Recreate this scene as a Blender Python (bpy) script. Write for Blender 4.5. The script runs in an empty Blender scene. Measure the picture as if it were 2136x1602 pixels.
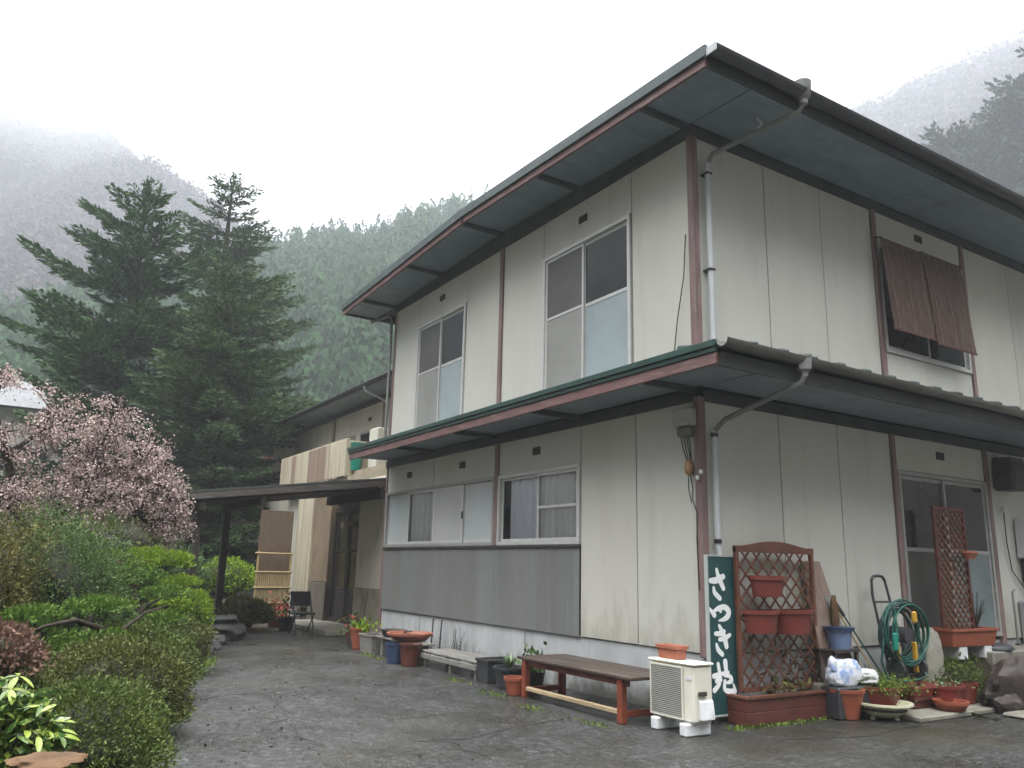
import bpy, math, random
import numpy as np
from mathutils import Vector

rng = np.random.default_rng(11)
random.seed(11)
S = bpy.context.scene
COL = S.collection

# ------------------------------------------------------------------ camera, sky, sun, exposure
cam_data = bpy.data.cameras.new('camera')
cam_data.sensor_width = 36.0
cam_data.lens = 36.0 * 1660.45 / 2136.0
cam_data.clip_start = 0.1
cam_data.clip_end = 3000
cam = bpy.data.objects.new('camera', cam_data)
COL.objects.link(cam)
YAW, PITCH, ROLL = math.radians(32.08144), math.radians(12.85059), math.radians(1.37037)
_d = Vector((-math.cos(YAW) * math.cos(PITCH), math.sin(YAW) * math.cos(PITCH), math.sin(PITCH)))
_r = _d.cross(Vector((0, 0, 1))).normalized()
_u = _r.cross(_d)
_r2 = _r * math.cos(ROLL) + _u * math.sin(ROLL)
_u2 = -_r * math.sin(ROLL) + _u * math.cos(ROLL)
from mathutils import Matrix
cam.matrix_world = Matrix(((_r2.x, _u2.x, -_d.x, 0), (_r2.y, _u2.y, -_d.y, 0), (_r2.z, _u2.z, -_d.z, 1.5), (0, 0, 0, 1)))
S.camera = cam

SUN_EL, SUN_AZ = math.radians(78), math.radians(-50)      # azimuth measured from +x towards +y
world = bpy.data.worlds.new('World')
S.world = world
world.use_nodes = True
wn = world.node_tree
wn.nodes.clear()
sky = wn.nodes.new('ShaderNodeTexSky')
sky.sky_type = 'NISHITA'
sky.sun_disc = False
sky.sun_elevation = SUN_EL
sky.sun_rotation = math.radians(90) - SUN_AZ
sky.dust_density = 4.0
hs = wn.nodes.new('ShaderNodeHueSaturation')              # cloud cover: the blue goes out of the sky
hs.inputs['Saturation'].default_value = 0.13
bg = wn.nodes.new('ShaderNodeBackground')
bg.inputs['Strength'].default_value = 0.052
wo = wn.nodes.new('ShaderNodeOutputWorld')
wn.links.new(sky.outputs[0], hs.inputs['Color'])
wn.links.new(hs.outputs[0], bg.inputs[0])
wn.links.new(bg.outputs[0], wo.inputs[0])

sun_d = bpy.data.lights.new('sun', 'SUN')
sun_d.energy = 1.5
sun_d.angle = math.radians(80)
sun_d.color = (1.0, 0.97, 0.92)
sun = bpy.data.objects.new('sun', sun_d)
COL.objects.link(sun)
_sd = Vector((math.cos(SUN_EL) * math.cos(SUN_AZ), math.cos(SUN_EL) * math.sin(SUN_AZ), math.sin(SUN_EL)))
sun.rotation_euler = _sd.to_track_quat('Z', 'Y').to_euler()
sun.location = (0, 0, 60)

S.view_settings.view_transform = 'Standard'
S.view_settings.look = 'None'
S.view_settings.exposure = 3.2
S.view_settings.gamma = 1.0
S.render.engine = 'CYCLES'
S.cycles.volume_bounces = 3
S.cycles.max_bounces = 10
S.cycles.transparent_max_bounces = 12
S.cycles.use_denoising = True

# ------------------------------------------------------------------ helpers
def mat(name, col, rough=0.7, var=0.12, scale=5.0, stretch=(1, 1, 1), col2=None, bump=0.0, bscale=60.0,
        island=False, tint=False, spec=0.5, metal=0.0, lo=0.35, hi=0.65, detail=6.0, rvar=0.0, trans=0.0):
    m = bpy.data.materials.new(name)
    m.use_nodes = True
    n, l = m.node_tree.nodes, m.node_tree.links
    b = n['Principled BSDF']
    b.inputs['Roughness'].default_value = rough
    b.inputs['Metallic'].default_value = metal
    b.inputs['Specular IOR Level'].default_value = spec
    c = np.array(col, float)
    a0 = tuple(np.clip(c * (1 - var), 0, 1)) + (1,)
    a1 = (tuple(np.clip(c * (1 + var), 0, 1)) if col2 is None else tuple(col2)) + (1,)
    tc = n.new('ShaderNodeTexCoord')
    mp = n.new('ShaderNodeMapping')
    mp.inputs['Scale'].default_value = stretch
    l.new(tc.outputs['Object'], mp.inputs[0])
    nz = n.new('ShaderNodeTexNoise')
    nz.inputs['Scale'].default_value = scale
    nz.inputs['Detail'].default_value = detail
    nz.inputs['Roughness'].default_value = 0.62
    l.new(mp.outputs[0], nz.inputs['Vector'])
    mr = n.new('ShaderNodeMapRange')
    mr.inputs['From Min'].default_value = lo
    mr.inputs['From Max'].default_value = hi
    l.new(nz.outputs['Fac'], mr.inputs['Value'])
    fac = mr.outputs[0]
    if island or tint:
        if island:
            g = n.new('ShaderNodeNewGeometry')
            src = g.outputs['Random Per Island']
        else:
            g = n.new('ShaderNodeAttribute')
            g.attribute_name = 'tint'
            src = g.outputs['Fac']
        av = n.new('ShaderNodeMath')
        av.operation = 'MULTIPLY_ADD'
        av.inputs[1].default_value = 0.65
        sc = n.new('ShaderNodeMath')
        sc.operation = 'MULTIPLY'
        sc.inputs[1].default_value = 0.35
        l.new(fac, sc.inputs[0])
        l.new(src, av.inputs[0])
        l.new(sc.outputs[0], av.inputs[2])
        fac = av.outputs[0]
    mx = n.new('ShaderNodeMix')
    mx.data_type = 'RGBA'
    mx.inputs['A'].default_value = a0
    mx.inputs['B'].default_value = a1
    l.new(fac, mx.inputs['Factor'])
    l.new(mx.outputs['Result'], b.inputs['Base Color'])
    if rvar:
        rr = n.new('ShaderNodeMapRange')
        rr.inputs['From Min'].default_value = lo
        rr.inputs['From Max'].default_value = hi
        rr.inputs['To Min'].default_value = max(0.03, rough - rvar)
        rr.inputs['To Max'].default_value = min(1, rough + rvar)
        l.new(nz.outputs['Fac'], rr.inputs['Value'])
        l.new(rr.outputs[0], b.inputs['Roughness'])
    if bump:
        n2 = n.new('ShaderNodeTexNoise')
        n2.inputs['Scale'].default_value = bscale
        n2.inputs['Detail'].default_value = 4
        l.new(mp.outputs[0], n2.inputs['Vector'])
        bp = n.new('ShaderNodeBump')
        bp.inputs['Strength'].default_value = bump
        bp.inputs['Distance'].default_value = 0.01
        l.new(n2.outputs['Fac'], bp.inputs['Height'])
        l.new(bp.outputs[0], b.inputs['Normal'])
    if trans:
        out = n['Material Output']
        tr = n.new('ShaderNodeBsdfTranslucent')
        l.new(mx.outputs['Result'], tr.inputs['Color'])
        ms = n.new('ShaderNodeMixShader')
        ms.inputs[0].default_value = trans
        l.new(b.outputs[0], ms.inputs[1])
        l.new(tr.outputs[0], ms.inputs[2])
        l.new(ms.outputs[0], out.inputs['Surface'])
    return m


def add_stain(m, col, scale=3.0, stretch=(1, 1, 1), lo=0.55, hi=0.75, amount=0.6, zfade=None):
    """a second, shaped layer of dirt mixed over the base colour"""
    n, l = m.node_tree.nodes, m.node_tree.links
    b = n['Principled BSDF']
    src = b.inputs['Base Color'].links[0].from_socket
    tc = n.new('ShaderNodeTexCoord')
    mp = n.new('ShaderNodeMapping')
    mp.inputs['Scale'].default_value = stretch
    mp.inputs['Location'].default_value = (3.7, 1.3, 8.1)
    l.new(tc.outputs['Object'], mp.inputs[0])
    nz = n.new('ShaderNodeTexNoise')
    nz.inputs['Scale'].default_value = scale
    nz.inputs['Detail'].default_value = 8
    nz.inputs['Roughness'].default_value = 0.65
    l.new(mp.outputs[0], nz.inputs['Vector'])
    mr = n.new('ShaderNodeMapRange')
    mr.inputs['From Min'].default_value = lo
    mr.inputs['From Max'].default_value = hi
    mr.inputs['To Max'].default_value = amount
    if zfade:
        sx = n.new('ShaderNodeSeparateXYZ')
        l.new(tc.outputs['Object'], sx.inputs[0])
        zr_ = n.new('ShaderNodeMapRange')
        zr_.inputs['From Min'].default_value, zr_.inputs['From Max'].default_value = zfade
        zr_.inputs['To Min'].default_value, zr_.inputs['To Max'].default_value = 0.32, -0.25
        l.new(sx.outputs['Z'], zr_.inputs['Value'])
        ad = n.new('ShaderNodeMath')
        ad.operation = 'ADD'
        l.new(nz.outputs['Fac'], ad.inputs[0])
        l.new(zr_.outputs[0], ad.inputs[1])
        l.new(ad.outputs[0], mr.inputs['Value'])
    else:
        l.new(nz.outputs['Fac'], mr.inputs['Value'])
    mx = n.new('ShaderNodeMix')
    mx.data_type = 'RGBA'
    mx.inputs['B'].default_value = tuple(col) + (1,)
    l.new(mr.outputs[0], mx.inputs['Factor'])
    l.new(src, mx.inputs['A'])
    l.new(mx.outputs['Result'], b.inputs['Base Color'])
    return m


def glass_mat(name, tint=(0.97, 0.98, 0.98), rough=0.02, ior=1.5):
    m = bpy.data.materials.new(name)
    m.use_nodes = True
    n, l = m.node_tree.nodes, m.node_tree.links
    n.remove(n['Principled BSDF'])
    fr = n.new('ShaderNodeFresnel')
    fr.inputs['IOR'].default_value = ior
    tr = n.new('ShaderNodeBsdfTransparent')
    tr.inputs[0].default_value = tint + (1,)
    gl = n.new('ShaderNodeBsdfGlossy')
    gl.inputs['Roughness'].default_value = rough
    ms = n.new('ShaderNodeMixShader')
    l.new(fr.outputs[0], ms.inputs[0])
    l.new(tr.outputs[0], ms.inputs[1])
    l.new(gl.outputs[0], ms.inputs[2])
    l.new(ms.outputs[0], n['Material Output'].inputs['Surface'])
    return m


ORG = {}


def thing(name, label, cat, loc=(0, 0, 0), group=None, kind=None):
    o = bpy.data.objects.new(name, None)
    o.empty_display_size = 0.2
    o.location = loc
    COL.objects.link(o)
    ORG[o.name] = Vector(loc)
    tag(o, label, cat, group, kind)
    return o


def tag(o, label=None, cat=None, group=None, kind=None):
    if label:
        o['label'] = label
    if cat:
        o['category'] = cat
    if group:
        o['group'] = group
    if kind:
        o['kind'] = kind
    return o


def link_mesh(name, me, m, parent, off=(0, 0, 0)):
    o = bpy.data.objects.new(name, me)
    COL.objects.link(o)
    if m is not None:
        me.materials.append(m)
    if parent is not None:
        o.parent = parent
        ORG[o.name] = ORG[parent.name]
    else:
        o.location = off
        ORG[o.name] = Vector(off)
    return o


class MB:
    """collects world-space shapes and links them as ONE mesh object"""
    def __init__(self):
        self.v, self.f = [], []

    def raw(self, V, F):
        k = len(self.v)
        self.v += [tuple(p) for p in V]
        self.f += [tuple(i + k for i in q) for q in F]
        return self

    def box(self, x0, x1, y0, y1, z0, z1):
        x0, x1 = sorted((x0, x1)); y0, y1 = sorted((y0, y1)); z0, z1 = sorted((z0, z1))
        V = [(x0, y0, z0), (x1, y0, z0), (x1, y1, z0), (x0, y1, z0), (x0, y0, z1), (x1, y0, z1), (x1, y1, z1), (x0, y1, z1)]
        return self.raw(V, [(0, 3, 2, 1), (4, 5, 6, 7), (0, 1, 5, 4), (1, 2, 6, 5), (2, 3, 7, 6), (3, 0, 4, 7)])

    def hexa(self, V):
        """8 corners: bottom loop then top loop"""
        return self.raw(V, [(0, 3, 2, 1), (4, 5, 6, 7), (0, 1, 5, 4), (1, 2, 6, 5), (2, 3, 7, 6), (3, 0, 4, 7)])

    def bar(self, a, b, w, h, up=(0, 0, 1)):
        a, b = Vector(a), Vector(b)
        d = (b - a).normalized()
        s = d.cross(Vector(up))
        if s.length < 1e-4:
            s = d.cross(Vector((1, 0, 0)))
        s.normalize()
        t = s.cross(d)
        s, t = s * (w / 2), t * (h / 2)
        V = [a - s - t, a + s - t, b + s - t, b - s - t, a - s + t, a + s + t, b + s + t, b - s + t]
        return self.hexa(V)

    def tube(self, path, r, n=8, cap=True):
        P = [Vector(p) for p in path]
        R = [r] * len(P) if np.isscalar(r) else list(r)
        k = len(self.v)
        prev = None
        for i, p in enumerate(P):
            d = (P[min(i + 1, len(P) - 1)] - P[max(i - 1, 0)])
            if d.length < 1e-7:
                d = Vector((0, 0, 1))
            d.normalize()
            if prev is None:
                s = d.cross(Vector((0, 0, 1)))
                if s.length < 1e-3:
                    s = d.cross(Vector((1, 0, 0)))
            else:
                s = prev - d * prev.dot(d)
            s.normalize()
            prev = s
            t = d.cross(s)
            for j in range(n):
                a = 2 * math.pi * j / n
                self.v.append(tuple(p + (s * math.cos(a) + t * math.sin(a)) * R[i]))
        for i in range(len(P) - 1):
            for j in range(n):
                j2 = (j + 1) % n
                self.f.append((k + i * n + j, k + i * n + j2, k + (i + 1) * n + j2, k + (i + 1) * n + j))
        if cap:
            self.f.append(tuple(k + j for j in reversed(range(n))))
            self.f.append(tuple(k + (len(P) - 1) * n + j for j in range(n)))
        return self

    def lathe(self, c, prof, n=20, sx=1.0, sy=1.0):
        """profile of (radius, z); closed at ends where radius is 0 else capped below"""
        k = len(self.v)
        for (r, z) in prof:
            for j in range(n):
                a = 2 * math.pi * j / n
                self.v.append((c[0] + r * sx * math.cos(a), c[1] + r * sy * math.sin(a), c[2] + z))
        for i in range(len(prof) - 1):
            for j in range(n):
                j2 = (j + 1) % n
                self.f.append((k + i * n + j, k + i * n + j2, k + (i + 1) * n + j2, k + (i + 1) * n + j))
        self.f.append(tuple(k + j for j in reversed(range(n))))
        self.f.append(tuple(k + (len(prof) - 1) * n + j for j in range(n)))
        return self

    def rock(self, c, rad, seed=0, nu=14, nv=9, rough=0.18, flat=0.0, sq=1.0, facet=0.0):
        rs = np.random.default_rng(seed)
        ph = rs.uniform(0, 6.28, 14)
        fr = rs.normal(size=(14, 3)) * np.linspace(1.4, 7.0, 14)[:, None]
        cuts = unit(rs.normal(size=(16, 3)))
        k = len(self.v)
        for i in range(nv + 1):
            th = math.pi * i / nv
            for j in range(nu):
                a = 2 * math.pi * j / nu
                d = np.array([math.sin(th) * math.cos(a), math.sin(th) * math.sin(a), math.cos(th)])
                e = np.sign(d) * np.abs(d) ** sq
                q = 1 + rough * sum((abs(math.sin(fr[t] @ d + ph[t])) - .6) / (1 + 0.3 * t) for t in range(14))
                if facet:
                    q = min(q, min((1 - facet * .5) / max(1e-3, float(n_ @ d)) if n_ @ d > .3 else 9 for n_ in cuts))
                p = e * q * np.array(rad)
                self.v.append((c[0] + p[0], c[1] + p[1], max(c[2] + p[2], c[2] - rad[2] * (1 - flat))))
        for i in range(nv):
            for j in range(nu):
                j2 = (j + 1) % nu
                self.f.append((k + i * nu + j, k + (i + 1) * nu + j, k + (i + 1) * nu + j2, k + i * nu + j2))
        return self

    def build(self, name, m, parent=None, label=None, cat=None, group=None, kind=None, smooth=0, bevel=0.0):
        V = np.array(self.v, float)
        if parent is not None:
            off = np.array(ORG[parent.name])
        else:
            mn, mx = V.min(0), V.max(0)
            off = np.array([(mn[0] + mx[0]) / 2, (mn[1] + mx[1]) / 2, mn[2]])
        me = bpy.data.meshes.new(name)
        me.from_pydata((V - off).tolist(), [], self.f)
        if smooth:
            me.polygons.foreach_set('use_smooth', [True] * len(me.polygons))
            me.set_sharp_from_angle(angle=math.radians(smooth))
        o = link_mesh(name, me, m, parent, tuple(off))
        if bevel:
            bm = o.modifiers.new('bevel', 'BEVEL')
            bm.width = bevel
            bm.segments = 1
            bm.limit_method = 'ANGLE'
        tag(o, label, cat, group, kind)
        return o


def np_mesh(name, V, F, m, parent=None, smooth=False, tint=None, off=None):
    """big meshes from arrays; F is (n,3) or (n,4)"""
    V = np.asarray(V, np.float32)
    if parent is not None:
        off = np.array(ORG[parent.name])
    elif off is None:
        mn, mx = V.min(0), V.max(0)
        off = np.array([(mn[0] + mx[0]) / 2, (mn[1] + mx[1]) / 2, mn[2]])
    V = V - np.asarray(off, np.float32)
    F = np.asarray(F, np.int32)
    me = bpy.data.meshes.new(name)
    me.vertices.add(len(V))
    me.vertices.foreach_set('co', V.ravel())
    k = F.shape[1]
    me.loops.add(F.size)
    me.loops.foreach_set('vertex_index', F.ravel())
    me.polygons.add(len(F))
    me.polygons.foreach_set('loop_start', np.arange(0, F.size, k, dtype=np.int32))
    if smooth:
        me.polygons.foreach_set('use_smooth', np.ones(len(F), bool))
    me.update(calc_edges=True)
    if tint is not None:
        a = me.attributes.new('tint', 'FLOAT', 'POINT')
        a.data.foreach_set('value', np.asarray(tint, np.float32))
    return link_mesh(name, me, m, parent, tuple(float(x) for x in off))


def unit(a):
    return a / np.maximum(np.linalg.norm(a, axis=-1, keepdims=True), 1e-9)


def leaves(P, D, L, W, fold=0.25, rs=rng):
    """rhombic leaves: base P, axis D, length L, width W -> V, F (quads)"""
    n = len(P)
    D = unit(D)
    R = unit(np.cross(D, rs.normal(size=(n, 3))))
    N = np.cross(R, D)
    L = np.broadcast_to(L, n)[:, None]
    W = np.broadcast_to(W, n)[:, None]
    mid = P + D * L * 0.45
    V = np.stack([P, mid + R * W / 2 + N * W * fold, P + D * L, mid - R * W / 2 + N * W * fold], 1).reshape(-1, 3)
    F = np.arange(4 * n).reshape(-1, 4)
    return V, F


# ------------------------------------------------------------------ materials
M = {}
M['cream'] = add_stain(mat('cream_panel', (0.525, 0.53, 0.488), 0.62, 0.05, 1.2, (1, 1, 0.35)), (0.33, 0.32, 0.27), 1.6, (2.2, 2.2, 0.22), 0.56, 0.8, 0.42)
M['cream_b'] = add_stain(mat('cream_panel_yellowed', (0.525, 0.522, 0.473), 0.62, 0.06, 1.0, (1, 1, 0.35)), (0.36, 0.32, 0.24), 1.4, (2.0, 2.0, 0.2), 0.54, 0.8, 0.45)
M['cream_c'] = add_stain(mat('cream_panel_grey', (0.52, 0.525, 0.48), 0.6, 0.05, 1.1, (1, 1, 0.3)), (0.34, 0.32, 0.28), 1.5, (2.4, 2.4, 0.2), 0.55, 0.8, 0.4)
M['joint'] = mat('joint_dark', (0.06, 0.055, 0.05), 0.8)
M['post'] = add_stain(mat('pink_brown_paint', (0.20, 0.135, 0.13), 0.55, 0.2, 3, (3, 3, 0.5)), (0.36, 0.28, 0.26), 5, (3, 3, 0.4), 0.52, 0.7, 0.6)
M['beam'] = mat('dark_beam_paint', (0.045, 0.05, 0.05), 0.55, 0.25, 3)
M['fascia'] = add_stain(mat('faded_red_fascia', (0.155, 0.085, 0.08), 0.6, 0.22, 2.5, (1, 4, 4)), (0.30, 0.22, 0.21), 4.0, (0.8, 5, 5), 0.53, 0.68, 0.7)
M['soffit'] = add_stain(mat('slate_green_soffit', (0.185, 0.230, 0.260), 0.5, 0.12, 2.0), (0.09, 0.12, 0.13), 2.2, (3, .5, 1), 0.5, 0.75, 0.6)
M['roof'] = add_stain(mat('weathered_green_roof', (0.050, 0.072, 0.070), 0.4, 0.25, 2.0), (0.12, 0.15, 0.14), 6, (1, 1, 1), 0.55, 0.7, 0.5)
M['flash'] = mat('green_flashing', (0.020, 0.055, 0.044), 0.38, 0.25, 3, (0.6, 3, 3))
M['gutter'] = mat('dark_gutter', (0.045, 0.045, 0.05), 0.3, 0.25, 4)
M['gutter_g'] = mat('grey_gutter', (0.11, 0.11, 0.10), 0.35, 0.25, 4)
M['pipe'] = mat('pale_blue_pipe', (0.50, 0.53, 0.56), 0.4, 0.1, 3, (2, 2, 0.5))
M['pipe_g'] = mat('grey_pipe', (0.17, 0.18, 0.175), 0.45, 0.15, 4)
M['concrete'] = add_stain(mat('foundation_concrete', (0.43, 0.45, 0.46), 0.75, 0.12, 2.5, (1, 1, 0.5), bump=0.15, bscale=25), (0.24, 0.25, 0.24), 2.2, (2.5, 2.5, 0.35), 0.5, 0.75, 0.55)
M['greysheet'] = add_stain(mat('grey_corrugated_sheet', (0.17, 0.175, 0.17), 0.5, 0.1, 1.2, (1, 1, 0.2)), (0.22, 0.24, 0.25), 1.2, (2.5, 1, 0.08), 0.5, 0.7, 0.5)
M['alu'] = mat('aluminium_frame', (0.55, 0.56, 0.55), 0.4, 0.06, 4, metal=0.2)
M['alu_d'] = mat('dull_aluminium_frame', (0.34, 0.35, 0.34), 0.45, 0.1, 4, metal=0.2)
M['glass'] = glass_mat('window_glass')
M['screen'] = mat('insect_screen_pane', (0.085, 0.085, 0.08), 0.42, 0.2, 1.2, spec=0.45)
M['darkpane'] = mat('dark_room_pane', (0.03, 0.034, 0.036), 0.06, 0.2, 1.2, spec=0.5)
M['frost'] = mat('frosted_glass', (0.30, 0.36, 0.38), 0.25, 0.1, 1.2, (1, 1, 0.7), spec=0.5)
M['frost_g'] = mat('frosted_glass_grey', (0.27, 0.275, 0.26), 0.3, 0.1, 1.2, spec=0.5)
M['frost_h'] = mat('frosted_glass_mid', (0.44, 0.45, 0.45), 0.3, 0.08, 1.2)
M['frost_p'] = mat('frosted_glass_pale', (0.43, 0.47, 0.475), 0.35, 0.06, 1.2)
M['door_glass'] = mat('old_door_glass', (0.05, 0.048, 0.03), 0.12, 0.3, 2, spec=0.4)
M['frost_d'] = mat('frosted_door_glass', (0.15, 0.19, 0.20), 0.2, 0.15, 1.5)
M['curtain'] = mat('white_curtain', (0.86, 0.88, 0.96), 0.85, 0.06, 4, (3, 3, 0.3))
M['lace'] = mat('grey_lace_curtain', (0.86, 0.87, 0.87), 0.85, 0.08, 4, (3, 3, 0.3))
M['vent'] = mat('vent_dark', (0.035, 0.033, 0.03), 0.6, 0.3, 9)
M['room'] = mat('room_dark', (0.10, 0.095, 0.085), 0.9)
M['redwood'] = add_stain(mat('redwood_stain', (0.125, 0.048, 0.028), 0.55, 0.25, 5, (1, 1, 1)), (0.10, 0.045, 0.03), 4, (1, 1, 1), 0.5, 0.7, 0.6)
M['redwood_d'] = mat('redwood_dark', (0.085, 0.024, 0.018), 0.5, 0.3, 6)
M['terra'] = add_stain(mat('terracotta_plastic', (0.27, 0.075, 0.040), 0.5, 0.12, 6), (0.24, 0.11, 0.08), 8, (1, 1, 1), 0.55, 0.75, 0.5)
M['terra_r'] = add_stain(mat('red_brown_plastic', (0.17, 0.036, 0.027), 0.42, 0.15, 6), (0.14, 0.05, 0.04), 8, (1, 1, 1), 0.5, 0.75, 0.5)
M['terra_p'] = add_stain(mat('faded_terracotta', (0.33, 0.11, 0.065), 0.6, 0.14, 6), (0.30, 0.18, 0.13), 8, (1, 1, 1), 0.55, 0.75, 0.5)
M['soil'] = mat('potting_soil', (0.045, 0.034, 0.026), 0.95, 0.4, 30, bump=0.6, bscale=80)
M['blackp'] = mat('black_plastic', (0.035, 0.037, 0.042), 0.42, 0.25, 5)
M['benchtop'] = add_stain(mat('bench_top_brown', (0.055, 0.036, 0.027), 0.42, 0.25, 3, (0.5, 6, 2)), (0.13, 0.13, 0.12), 2.5, (0.6, 3, 1), 0.5, 0.7, 0.6)
M['benchleg'] = add_stain(mat('bench_leg_red', (0.19, 0.045, 0.022), 0.5, 0.2, 6), (0.12, 0.05, 0.035), 6, (1, 1, 1), 0.5, 0.72, 0.6)
M['palewood'] = add_stain(mat('pale_weathered_wood', (0.36, 0.28, 0.17), 0.7, 0.2, 4, (0.6, 6, 6)), (0.20, 0.15, 0.09), 4, (1, 1, 1), 0.5, 0.72, 0.5)
M['greywood'] = add_stain(mat('grey_weathered_wood', (0.19, 0.185, 0.17), 0.7, 0.25, 4, (0.7, 8, 8)), (0.09, 0.085, 0.075), 5, (1, 1, 1), 0.5, 0.72, 0.5)
M['darkwood'] = mat('dark_old_wood', (0.032, 0.025, 0.021), 0.7, 0.3, 5, (3, 3, 0.7), bump=0.2, bscale=20)
M['oldfascia'] = add_stain(mat('weathered_fascia', (0.075, 0.066, 0.06), 0.75, 0.25, 4, (4, .5, 4)), (0.17, 0.155, 0.15), 5, (3, .4, 3), 0.54, 0.68, 0.6)
M['boardwood'] = add_stain(mat('old_board_wood', (0.23, 0.17, 0.14), 0.75, 0.2, 4, (6, 6, 0.5)), (0.13, 0.09, 0.07), 3, (3, 3, 0.6), 0.5, 0.72, 0.6)
M['acwhite'] = add_stain(mat('aircon_casing', (0.62, 0.61, 0.53), 0.45, 0.05, 3), (0.42, 0.40, 0.33), 3, (1, 1, 0.5), 0.55, 0.8, 0.5)
M['acgrille'] = mat('aircon_grille', (0.36, 0.36, 0.33), 0.5, 0.08, 6)
M['whiteblock'] = add_stain(mat('pale_block', (0.60, 0.62, 0.64), 0.7, 0.1, 7), (0.3, 0.3, 0.29), 6, (1, 1, 1), 0.5, 0.7, 0.5)
M['signgreen'] = mat('sign_green', (0.018, 0.065, 0.07), 0.32, 0.2, 3)
M['signwhite'] = mat('sign_white', (0.80, 0.83, 0.84), 0.5, 0.04, 8)
M['signframe'] = mat('sign_frame', (0.40, 0.44, 0.42), 0.45, 0.1, 6)
M['hose'] = mat('green_hose', (0.008, 0.095, 0.072), 0.35, 0.3, 6)
M['hose_d'] = mat('dark_green_hose', (0.012, 0.06, 0.05), 0.4, 0.3, 6)
M['yellow'] = mat('yellow_plastic', (0.52, 0.30, 0.03), 0.4, 0.15, 6)
M['blue'] = mat('blue_plastic', (0.13, 0.19, 0.32), 0.4, 0.15, 4)
M['bluerim'] = mat('dark_blue_plastic', (0.03, 0.05, 0.11), 0.4, 0.15, 4)
M['sack'] = mat('sack_white', (0.72, 0.77, 0.82), 0.45, 0.1, 6)
M['sackblue'] = mat('sack_blue_print', (0.12, 0.22, 0.62), 0.45, 0.1, 6)
M['sackprint'] = add_stain(add_stain(mat('sack_printed', (0.66, 0.71, 0.77), 0.4, 0.08, 6), (0.20, 0.33, 0.68), 5.5, (1, 1, 1), 0.54, 0.60, 0.8), (0.4, 0.42, 0.42), 9, (1, 1, 1), 0.6, 0.7, 0.5)
M['bowl'] = add_stain(mat('cream_ceramic', (0.55, 0.55, 0.40), 0.3, 0.12, 6), (0.28, 0.28, 0.2), 6, (1, 1, 1), 0.55, 0.75, 0.5)
M['stone_p'] = add_stain(mat('pale_stone', (0.24, 0.235, 0.20), 0.85, 0.2, 5, bump=0.5, bscale=22), (0.16, 0.16, 0.11), 4, (1, 1, 1), 0.5, 0.7, 0.6)
M['stone_r'] = add_stain(mat('red_brown_rock', (0.032, 0.023, 0.021), 0.6, 0.35, 6, bump=0.7, bscale=14), (0.13, 0.115, 0.105), 9, (1, 1, 1), 0.58, 0.68, 0.6)
M['stone_g'] = add_stain(mat('grey_rock', (0.060, 0.062, 0.062), 0.8, 0.3, 5, spec=0.2, bump=0.6, bscale=18), (0.06, 0.07, 0.04), 4, (1, 1, 1), 0.5, 0.7, 0.6)
M['grey_box'] = mat('grey_box', (0.34, 0.35, 0.37), 0.4, 0.06, 4)
M['white_box'] = mat('white_box', (0.60, 0.61, 0.64), 0.4, 0.05, 4)
M['meter'] = mat('meter_box', (0.36, 0.36, 0.33), 0.45, 0.1, 5)
M['wire'] = mat('black_wire', (0.03, 0.03, 0.03), 0.5)
M['brownp'] = mat('brown_insulator', (0.30, 0.17, 0.08), 0.4, 0.15, 6)
M['asphalt'] = None
M['bark'] = mat('bark_dark', (0.038, 0.031, 0.026), 0.9, 0.35, 8, (3, 3, 0.7), spec=0.15, bump=0.5, bscale=30)
M['fir'] = mat('fir_needles', (0.022, 0.060, 0.024), 0.62, col2=(0.065, 0.13, 0.035), scale=0.6, spec=0.18, island=True, trans=0.12)
M['fir_b'] = mat('fir_needles_olive', (0.030, 0.066, 0.028), 0.62, col2=(0.085, 0.14, 0.05), scale=0.6, spec=0.18, island=True, trans=0.12)
M['fir_c'] = mat('cypress_needles', (0.028, 0.060, 0.024), 0.62, col2=(0.085, 0.135, 0.046), scale=0.7, spec=0.18, island=True, trans=0.15)
M['fir_r'] = mat('cedar_needles_dark', (0.020, 0.040, 0.022), 0.65, col2=(0.055, 0.090, 0.045), scale=0.5, spec=0.18, island=True, trans=0.1)
M['petal'] = mat('cherry_blossom', (0.36, 0.26, 0.245), 0.7, col2=(0.68, 0.55, 0.525), scale=1.8, island=True, trans=0.3)
M['azalea'] = mat('azalea_leaves', (0.030, 0.052, 0.012), 0.5, col2=(0.125, 0.165, 0.040), scale=3, spec=0.18, island=True, trans=0.15)
M['azalea_b'] = mat('azalea_leaves_olive', (0.036, 0.052, 0.014), 0.5, col2=(0.135, 0.150, 0.042), scale=3, spec=0.18, island=True, trans=0.15)
M['olive'] = mat('olive_brown_leaves', (0.060, 0.070, 0.020), 0.55, col2=(0.16, 0.14, 0.045), scale=2.5, spec=0.18, island=True, trans=0.15)
M['green'] = mat('mid_green_leaves', (0.045, 0.085, 0.026), 0.55, col2=(0.12, 0.19, 0.062), scale=2.5, spec=0.18, island=True, trans=0.15)
M['lime'] = mat('yellow_green_leaves', (0.10, 0.19, 0.015), 0.5, col2=(0.26, 0.38, 0.03), scale=3, spec=0.18, island=True, trans=0.25)
M['layer'] = mat('layered_shrub_leaves', (0.045, 0.10, 0.018), 0.5, col2=(0.13, 0.22, 0.035), scale=2.0, spec=0.18, island=True, trans=0.2)
M['red'] = mat('red_brown_leaves', (0.095, 0.055, 0.04), 0.6, col2=(0.19, 0.11, 0.08), scale=3, spec=0.18, island=True, trans=0.15)
M['grassm'] = mat('grass_blades', (0.06, 0.12, 0.015), 0.6, col2=(0.20, 0.28, 0.05), scale=2, spec=0.18, island=True, trans=0.2)
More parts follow.
